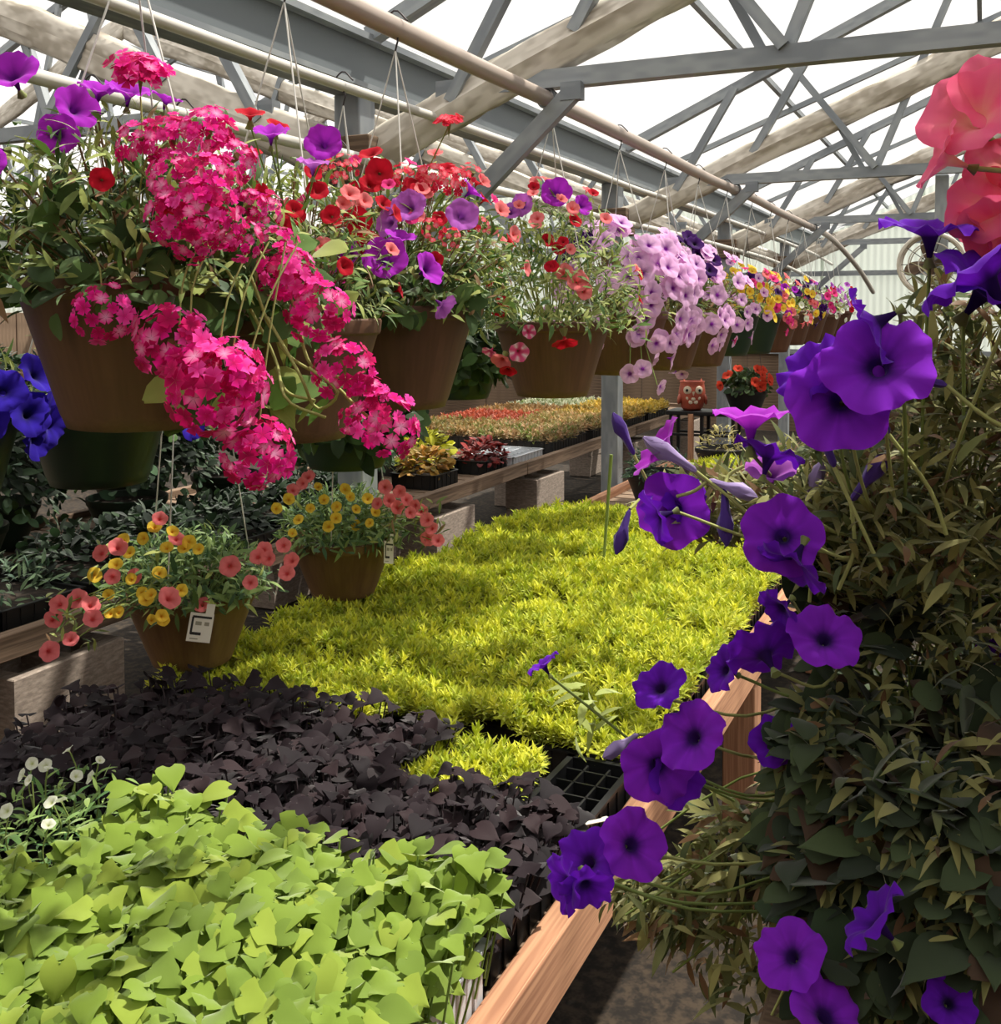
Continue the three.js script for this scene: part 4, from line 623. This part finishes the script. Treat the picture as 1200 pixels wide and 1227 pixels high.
[[-3.0, -2.3, 'tall dark green ivy bush on the bench end by the black trays'], [-2.92, -2.95, 'tall dark green ivy bush behind the small basket of yellow bells'], [-2.95, -3.55, 'dark green ivy bush next to the low green plants'], [-3.25, -2.65, 'dark green ivy bush at the back of the bench'], [-3.25, -3.3, 'dark green ivy bush at the back of the bench among the others']].forEach(([x, z, lab], i) => potted('ivy_bush', lab, x, z, DECK2, 'small', M.potGreen, (t, h) => {
  mound(t, 2000, 0.32, 0.38, h + 0.17, 'oval', IVY, 0.75);
  for (let k = 0; k < (i < 3 ? 150 : 40); k++) { const d = randomDir(-0.5, 0.9).add(V(0.5, 0, 0.4)).normalize(); part('leaf', pick(LEAF.oval), pick([M.leafBlue2, M.leafGreen2, M.leafBlue]), t, { matrix: pose(V(d.x * 0.3, h + 0.17 + d.y * 0.36, d.z * 0.3), d.clone().add(randomDir()), d.clone().add(V(0, 0.6, 0)), R(0.6, 1)) }); }
}, 'ivy bushes on the weathered bench'));
for (const [x, z, lab] of [[-2.62, -3.95, 'low dark green leafy plant behind the second small yellow basket'], [-2.75, -4.3, 'low dark green leafy plant next to the coleus']]) potted('leafy_plant', lab, x, z, DECK2, 'small', M.blackPlastic, (t, h) => mound(t, 420, 0.2, 0.14, h + 0.02, 'oval', tones('#2c4a2a', '#56784a'), 0.9));
for (const [x, z, lab] of [[-2.55, -1.75, 'black tray of low pale green plants at the near end of the weathered bench'], [-2.55, -2.05, 'black tray of bluish green plants in front of the ivy bushes'], [-2.53, -2.36, 'black tray of dark leafy plugs in front of the ivy, next to the bluish plants'], [-2.53, -2.67, 'black tray of dark leafy plugs in front of the ivy, behind the small yellow basket'], [-2.53, -2.98, 'black tray of dark leafy plugs in front of the middle ivy bush'], [-2.53, -3.3, 'black tray of dark leafy plugs beside the low leafy plants'], [-2.53, -3.62, 'black tray of dark leafy plugs next to the second small basket']]) { const t = tray('plug_tray', lab, 'plant tray', null, x, z, 0.42, 0.27, M.blackPlastic, { h: 0.07, y: DECK2 }); if (z < -2.2) { mound(t, 420, 0.2, 0.13, 0.07, 'oval', IVY, 0.75); continue; } mound(t, 260, 0.2, 0.09, 0.07, 'lance', tones('#3c5a44', '#7f9a70'), 1); }
potted('small_shrub', 'small dark green mound in a black pot at the far end of the lime bench', -1.38, -4.72, DECK, 'small', M.blackPlastic, (t, h) => mound(t, 420, 0.15, 0.12, h, 'lance', tones('#27452c', '#4d6d4a'), 0.9));
potted('small_shrub', 'small pale tufted plant in a black pot near the owl pot stand', -1.3, -5.7, DECK, 'small', M.blackPlastic, (t, h) => mound(t, 160, 0.12, 0.12, h, 'lance', tones('#a89a50', '#d8cf90'), 0.9));
// ---------------------------------------------------------------- owl pot on its black stand, red flowers
{
  const x = -1.78, z = -7.28, y = Y(-0.70), s = thing('metal_stand', 'black metal stand with one pale wooden leg under the owl pot', 'stand', [x, 0.012, z]);
  part('top', rboxG(0.5, 0.03, 0.26, 0.006, 0, y - 0.027, 0), M.blackMetal, s);
  for (const dx of [-0.22, 0.0, 0.22]) for (const dz of [-0.1, 0.1]) part('leg', boxG(0.022, y - 0.04, 0.022, dx, (y - 0.04) / 2, dz), M.blackMetal, s);
  for (const dz of [-0.1, 0.1]) part('crossbar', boxG(0.46, 0.016, 0.016, 0, y - 0.18, dz), M.blackMetal, s);
  part('wooden_leg', boxG(0.035, y - 0.03, 0.03, -0.07, (y - 0.03) / 2, 0.125), M.wood, s, { label: 'pale wooden leg' });
  const red = std('owlClay', { roughness: 0.5, map: grain([0.72, 0.34, 0.24], [0.58, 0.26, 0.2], 12, 12, 1.6) }), cream = std('owlCream', { color: '#c9b9a2', roughness: 0.5 });
  const o = thing('owl_pot', 'terracotta red owl-faced pot with pale eyes on a black stand', 'pot', [-1.87, y + 0.0005, z + 0.02]); o.rotation.y = 0.35;
  part('body', new THREE.LatheGeometry([[0.001, 0.001], [0.06, 0.001], [0.075, 0.02], [0.092, 0.08], [0.095, 0.12], [0.09, 0.16], [0.084, 0.19], [0.09, 0.205], [0.084, 0.206], [0.078, 0.18], [0.001, 0.17]].map(([a, b]) => new THREE.Vector2(a, b)), 28), red, o);
  for (const d of [-1, 1]) { const e = part('eye', new THREE.SphereGeometry(0.03, 16, 10).scale(1, 1, 0.35), cream, o, { pos: [d * 0.04, 0.145, 0.08] }); e.rotation.y = d * 0.45; part('pupil', new THREE.SphereGeometry(0.011, 10, 8).scale(1, 1, 0.4), M.blackMetal, e, { pos: [0, 0, 0.009] }); part('ear', new THREE.ConeGeometry(0.02, 0.04, 6), red, o, { pos: [d * 0.06, 0.21, 0.03] }); const w = part('wing', new THREE.SphereGeometry(0.04, 12, 8).scale(0.4, 1, 0.8), red, o, { pos: [d * 0.09, 0.08, 0.02] }); w.rotation.z = d * 0.15; }
  part('beak', new THREE.ConeGeometry(0.012, 0.03, 6).rotateX(Math.PI * 0.9), cream, o, { pos: [0, 0.12, 0.098] });
  for (const [bx, by] of [[-0.035, 0.09], [0, 0.085], [0.035, 0.09], [-0.018, 0.062], [0.018, 0.062]]) part('breast_feather', new THREE.SphereGeometry(0.016, 8, 6).scale(1, 0.9, 0.3), cream, o, { pos: [bx, by, 0.09 - Math.abs(bx) * 0.25] });
  const b = basket({ label: 'black hanging pot of scarlet flowers beyond the owl pot', x: PIPE_B[0], z: -7.3, rim: Y(-0.55), size: 'small', mat: M.blackPlastic, hang: Y(PIPE_B[1]), wireMat: M.darkWire });
  foliage(b, { n: 220, rx: 0.15, ry: 0.12, cy: 0.02, leaf: 'oval', mats: GREENMATS, colors: tones('#2c4426', '#55703c'), down: -0.4 });
  blooms(b, 'scarlet', 14, 0.15, 0.13, 0.03, 1.3, -0.3, V(0.6, 0.2, 0.6), 'scarlet_flower');
}
// ---------------------------------------------------------------- the violet petunias by the aisle
{
  const c = at(1175, 900, 1.06), stand = thing('plant_stand', 'brown wooden crate stand under the violet petunias', 'stand', [c.x, 0.012, c.z]), rim = Y(-0.42), base = rim - 0.225;
  part('top', rboxG(0.36, 0.022, 0.36, 0.004, 0, base - 0.024, 0), M.oldWood, stand);
  for (const sx of [-1, 1]) for (const sz of [-1, 1]) part('leg', rboxG(0.04, base - 0.04, 0.04, 0.004, sx * 0.15, (base - 0.04) / 2, sz * 0.15), M.oldWood, stand);
  for (let k = 0; k < 5; k++) for (const s of [-1, 1]) { part('slat', rboxG(0.34, 0.075, 0.014, 0.003, 0, 0.12 + k * 0.14, s * 0.177), M.oldWood, stand); part('slat', rboxG(0.014, 0.075, 0.34, 0.003, s * 0.177, 0.12 + k * 0.14, 0), M.oldWood, stand); }
  const t = thing('petunia_bush', 'big trailing bush of deep violet petunias in a brown pot on a crate stand', 'potted plant', [c.x, base + 0.0005, c.z]);
  part('pot', BIG, M.potBrown, t); part('soil', new THREE.CylinderGeometry(0.154, 0.152, 0.012, 24).translate(0, 0.195, 0), M.soil, t);
  const up = [[1120, 560, 0.93, 0.1, 0.1, 0], [1020, 590, 0.96, 0.1, 0.05, 0], [900, 610, 1.0, 0.09, 0.035, 0], [1160, 450, 0.93, 0.07, 0.09, 0], [1160, 690, 0.97, 0.12, 0.1, 0], [1040, 700, 1.0, 0.06, 0.07, 1], [1090, 640, 0.93, 0.1, 0.06, 0]], low = [[1150, 820, 1.0, 0.12, 0.11, 1], [1070, 930, 1.02, 0.1, 0.1, 1], [975, 1000, 1.06, 0.06, 0.07, 1], [890, 1020, 1.06, 0.06, 0.05, 0], [930, 1120, 1.08, 0.1, 0.07, 0], [1120, 1090, 1.0, 0.13, 0.1, 1], [1060, 1210, 1.02, 0.11, 0.07, 1], [1000, 900, 0.92, 0.045, 0.05, 1], [1110, 960, 0.88, 0.07, 0.06, 1], [1010, 1040, 0.9, 0.05, 0.06, 1], [1180, 1060, 0.85, 0.06, 0.08, 1], [1080, 1150, 0.88, 0.07, 0.05, 1], [800, 1070, 1.08, 0.06, 0.03, 0]];
  const mass = new Mass(), core = V(c.x, rim, c.z), local = (p) => p.clone().sub(t.position), dark = [...tones('#1f2f1a', '#46582f'), lin('#4a3420')];
  for (const [list, n, ns] of [[up, 760, 30], [low, 330, 14]]) for (const [px, py, d, r, rv, broad] of list) {
    const q = at(px, py, d);
    for (let k = 0; k < n + ns; k++) {
      const single = k >= n, w = randomDir(), f = single ? R(0.75, 1) : Math.cbrt(R(0.05, 1)); if (single && w.dot(V(-q.x, 0.3, -q.z).normalize()) < -0.2) w.negate();
      const p = q.clone().add(V(w.x * r * f, w.y * rv * f, w.z * r * f)), out = p.clone().sub(core).normalize(), dir = out.multiplyScalar(0.7).add(randomDir()).add(V(0, list === up ? 0.35 : -0.1, 0));
      const kind = broad && rnd() < 0.42 ? (rnd() < 0.5 ? 'round' : 'oval') : 'lance', m = pose(local(p), dir, V(R(-0.6, 0.6), 1, R(-0.2, 0.9)), R(0.7, 1.25) * (kind === 'round' ? 0.62 : kind === 'oval' ? 0.6 : list === up ? 0.58 : 0.7));
      if (single) part('leaf', pick(LEAF[kind]), pick(kind === 'lance' ? [M.leafOlive, M.leafOlive2, M.leafOlive3, M.leafOlive2] : [M.leafDeep, M.leafDeep2, M.leafOlive2, rnd() < 0.2 ? M.leafBrown : M.leafDeep2]), t, { matrix: m }); else mass.add(pick(LEAF[kind]), m, pick(kind === 'lance' ? OLIVES : dark));
    }
    for (let k = 0; k < 5; k++) { const e = q.clone().add(V(R(-1, 1) * r, R(-1, 1) * rv, R(-1, 1) * r)); stem(t, core.clone().add(V(R(-0.08, 0.08), -0.02, R(-0.08, 0.08))), e, 0.0013, pick([M.stemGreen, M.stemPale]), 0.04); }
  }
  for (const [dx, dy, dz, r, rv] of [[0.1, 0.16, 0.02, 0.16, 0.16], [0.14, 0.0, 0.08, 0.12, 0.12], [0.12, 0.02, -0.1, 0.14, 0.14], [-0.02, 0.08, -0.14, 0.14, 0.16], [0.12, 0.36, 0, 0.11, 0.12], [0.0, 0.02, 0.17, 0.1, 0.12], [0.17, -0.14, 0.0, 0.07, 0.1]]) {
    for (let k = 0; k < 420; k++) { const w = randomDir(), f = Math.cbrt(R(0.05, 1)), p = core.clone().add(V(dx + w.x * r * f, dy + w.y * rv * f, dz + w.z * r * f)), kind = rnd() < 0.25 ? 'oval' : 'lance'; mass.add(pick(LEAF[kind]), pose(local(p), V(dx, dy, dz).multiplyScalar(4).add(randomDir()), V(R(-0.6, 0.6), 1, R(-0.6, 0.6)), R(0.5, 0.8)), pick(kind === 'lance' ? OLIVES : dark)); }
    for (let k = 0; k < 3; k++) { const w = randomDir(-0.2, 1).add(V(0.5, 0, 0)).normalize(), p = core.clone().add(V(dx + w.x * r * 1.05, dy + w.y * rv * 1.05, dz + w.z * r * 1.05)); flower(t, 'violet', p, w, R(0.75, 0.95), { name: 'petunia', sepal: true }); stem(t, core, p, 0.0014, M.stemGreen, 0.02); }
  }
  part('foliage', mass.build(), M.tinted, t, { kind: 'stuff' });
  // [px, py, distance, axis (right, up, towards the aisle), scale, kind]
  const list = [[1115, 262, 0.84, [0, 1, 0.12], 1.0, 'violet', 0.036], [1165, 315, 0.8, [-0.5, 0.75, -0.1], 1.3, 'violet'], [1195, 330, 0.82, [0.5, 0.7, 0.3], 1.2, 'violet'], [1050, 428, 0.72, [-0.1, 0.45, 0.9], 1.0, 'violetOpen'], [1005, 478, 0.73, [-0.1, 0.1, 1], 0.98, 'violetOpen'], [968, 438, 0.76, [-0.6, 0.6, 0.5], 0.8, 'violet'], [900, 497, 0.8, [0, 1, 0.05], 0.85, 'magenta'], [925, 535, 0.8, [0.2, 0.8, -0.1], 0.75, 'violet'], [925, 562, 0.82, [0, 0.7, 0.5], 0.6, 'pale'], [788, 536, 0.95, [-0.8, 0.5, 0.1], 0.95, 'magenta'], [803, 612, 0.93, [-0.3, -0.1, 0.9], 0.95, 'violetOpen'], [780, 622, 0.95, [-0.9, -0.3, 0.3], 0.7, 'violet'], [826, 600, 0.95, [0.6, 0.2, 0.7], 0.7, 'violet'], [935, 640, 0.85, [-0.15, 0.15, 1], 0.82, 'violetOpen'], [945, 685, 0.84, [-0.4, -0.8, 0.3], 0.8, 'violet'], [990, 756, 0.9, [0.1, 0.55, 0.8], 0.78, 'violetOpen'], [910, 772, 0.92, [-0.3, 0.5, -0.4], 0.85, 'violet'], [862, 800, 0.95, [-0.6, 0.2, 0.5], 0.6, 'violet'], [930, 735, 0.92, [-0.5, -0.5, 0.4], 0.6, 'violet'], [788, 818, 0.98, [-0.3, 0.5, 0.7], 0.72, 'violet'], [822, 878, 0.95, [-0.5, 0.25, 0.8], 0.85, 'violetOpen'], [790, 925, 0.96, [0.1, -0.4, 0.9], 0.9, 'violetOpen'], [815, 930, 0.98, [0.4, -0.1, 0.8], 0.8, 'violet'], [765, 1010, 0.98, [0.45, 0.15, 0.85], 0.85, 'violetOpen'], [700, 1030, 0.98, [-0.4, 0.2, 0.8], 0.85, 'violet'], [668, 1062, 0.99, [-0.8, -0.3, 0.5], 0.75, 'violet'], [705, 1072, 0.98, [0.2, -0.7, 0.6], 0.7, 'violet'], [930, 885, 1.0, [-0.2, 0.4, 0.7], 0.7, 'violet'], [940, 1137, 1.0, [-0.4, 0.3, 0.8], 0.85, 'violetOpen'], [1035, 1088, 0.98, [-0.6, 0.5, 0.2], 0.95, 'violet'], [1000, 1205, 0.98, [0.4, 0.5, 0.7], 0.95, 'violetOpen'], [648, 792, 1.05, [-0.5, 0.75, 0.2], 0.5, 'violet'], [1035, 395, 0.74, [-0.9, -0.5, 0.1], 0.8, 'violet'], [1140, 1200, 0.98, [0.2, 0.2, 0.9], 0.6, 'violet']];
  for (const [px, py, d, ax, s, k] of list) { const near = py > 1060 ? 0.8 : py > 620 ? 0.9 : 0.97, p = at(px, py, d * near), a = frameAt(p, ax), b = p.clone().addScaledVector(a, -0.032 * s); flower(t, k, b, a, (py > 1060 ? 0.8 : 0.88) * s * (k === 'magenta' || k === 'pale' ? 1.2 : 1), { name: 'petunia', sepal: true }); const root = px < 780 && py < 850 ? at(880, 960, 1.02) : py < 700 ? at(1100 - (1100 - px) * 0.3, 640, 0.94) : at(1080 - (1080 - px) * 0.4, py + 20, 0.99); stem(t, b, root, 0.0014, pick([M.stemPale, M.stemGreen]), -0.015); }
  // closed and spent blooms
  const bud = new THREE.LatheGeometry([[0.001, 0], [0.003, 0.004], [0.004, 0.02], [0.008, 0.034], [0.006, 0.046], [0.001, 0.054]].map(([a, b]) => new THREE.Vector2(a, b)), 9), bp = bud.attributes.position; for (let i = 0; i < bp.count; i++) { const y = bp.getY(i), a = Math.atan2(bp.getZ(i), bp.getX(i)), r = Math.hypot(bp.getX(i), bp.getZ(i)) * (1 + 0.25 * Math.sin(a * 4 + y * 160)); bp.setX(i, Math.cos(a) * r); bp.setZ(i, Math.sin(a) * r); } bud.computeVertexNormals();
  thin('budViolet', '#4a2a86', 0.2); thin('budPale', '#9a86b8', 0.2);
  for (const [px, py, d, ax, s, m] of [[760, 545, 0.95, [-0.4, 0.8, 0.2], 0.8, 'budViolet'], [755, 610, 0.95, [-0.3, -1, 0.2], 0.8, 'budViolet'], [868, 585, 0.9, [0.05, -1, 0.1], 0.9, 'budViolet'], [835, 565, 0.9, [-0.8, 0.5, 0.2], 1.0, 'budPale'], [850, 575, 0.9, [0.9, -0.3, 0.2], 0.8, 'budPale'], [1135, 462, 0.78, [-0.9, 0.2, 0.2], 0.9, 'budViolet'], [765, 880, 0.95, [-0.6, -0.4, 0.4], 0.8, 'budPale'], [1000, 560, 0.84, [-0.3, 0.9, 0.2], 0.9, 'budViolet'], [1065, 520, 0.82, [-0.4, 0.8, 0.3], 0.9, 'budViolet'], [1020, 600, 0.85, [0.5, 0.7, 0.2], 0.9, 'budViolet'], [965, 610, 0.9, [0.3, 0.9, 0.2], 0.8, 'budPale']]) { const p = at(px, py, d), a = frameAt(p, ax), q = part('bud', bud, M[m], t, { pos: local(p) }); q.quaternion.setFromUnitVectors(V(0, 1, 0), a); q.scale.setScalar(s); stem(t, p, p.clone().addScaledVector(a, -0.05).add(V(0.02, -0.03, 0)), 0.0016, M.stemPale, 0); }
  for (let k = 0; k < 14; k++) { const p = at(R(690, 720), R(800, 880), R(1.02, 1.06)); part('leaf', pick(LEAF.lance), M.leafGreen3, t, { matrix: pose(local(p), randomDir(), V(0, 1, 0.4), 0.8) }); }
}
{ // salmon petunias hanging further right
  const b = basket({ label: 'brown hanging basket of salmon petunias above the violet bush', x: 0.26, z: -0.86, rim: Y(0.1), hang: Y(0.9), turn: 0.2 });
  foliage(b, { n: 700, singles: 60, rx: 0.22, ry: 0.2, cy: 0.03, mats: OLIVEMATS, colors: OLIVES });
  blooms(b, 'salmon', 16, 0.22, 0.2, 0.03, 0.85, -0.3, V(0.5, 0.2, 0.2), 'petunia');
  for (const [px, py, d, ax, s] of [[1165, 135, 0.8, [-0.3, 0.6, 0.7], 1.05], [1195, 118, 0.82, [0.3, 0.6, 0.7], 1.0], [1128, 188, 0.8, [-0.9, 0.4, 0.1], 0.75], [1180, 248, 0.82, [-0.4, 0.3, 0.8], 0.8], [1195, 275, 0.82, [-0.2, -0.3, 0.9], 0.75], [1170, 280, 0.83, [-0.7, -0.5, 0.4], 0.6], [1195, 205, 0.82, [0.2, 0.3, 0.8], 0.7]]) { const p = at(px, py, d), a = frameAt(p, ax), q = p.clone().addScaledVector(a, -0.03 * s); flower(b, 'salmon', q, a, s, { name: 'petunia', sepal: true }); stem(b, q, b.position.clone().add(V(-0.1, 0.24, 0)), 0.002, M.stemPale, -0.02); }
  const p2 = thing('overhead_pipe', 'short overhead pipe above the violet bush that carries the salmon basket', 'pipe', [0.26, Y(0.9), 0]); part('tube', barG(V(0, 0, 0.2), V(0, 0, -2.6), 0.034, 0.034, true), M.pipe, p2); part('clamp', new THREE.TorusGeometry(0.021, 0.004, 6, 14), M.steel, p2, { pos: [0, 0, -2.5] });
}
renderer.render(scene, camera);
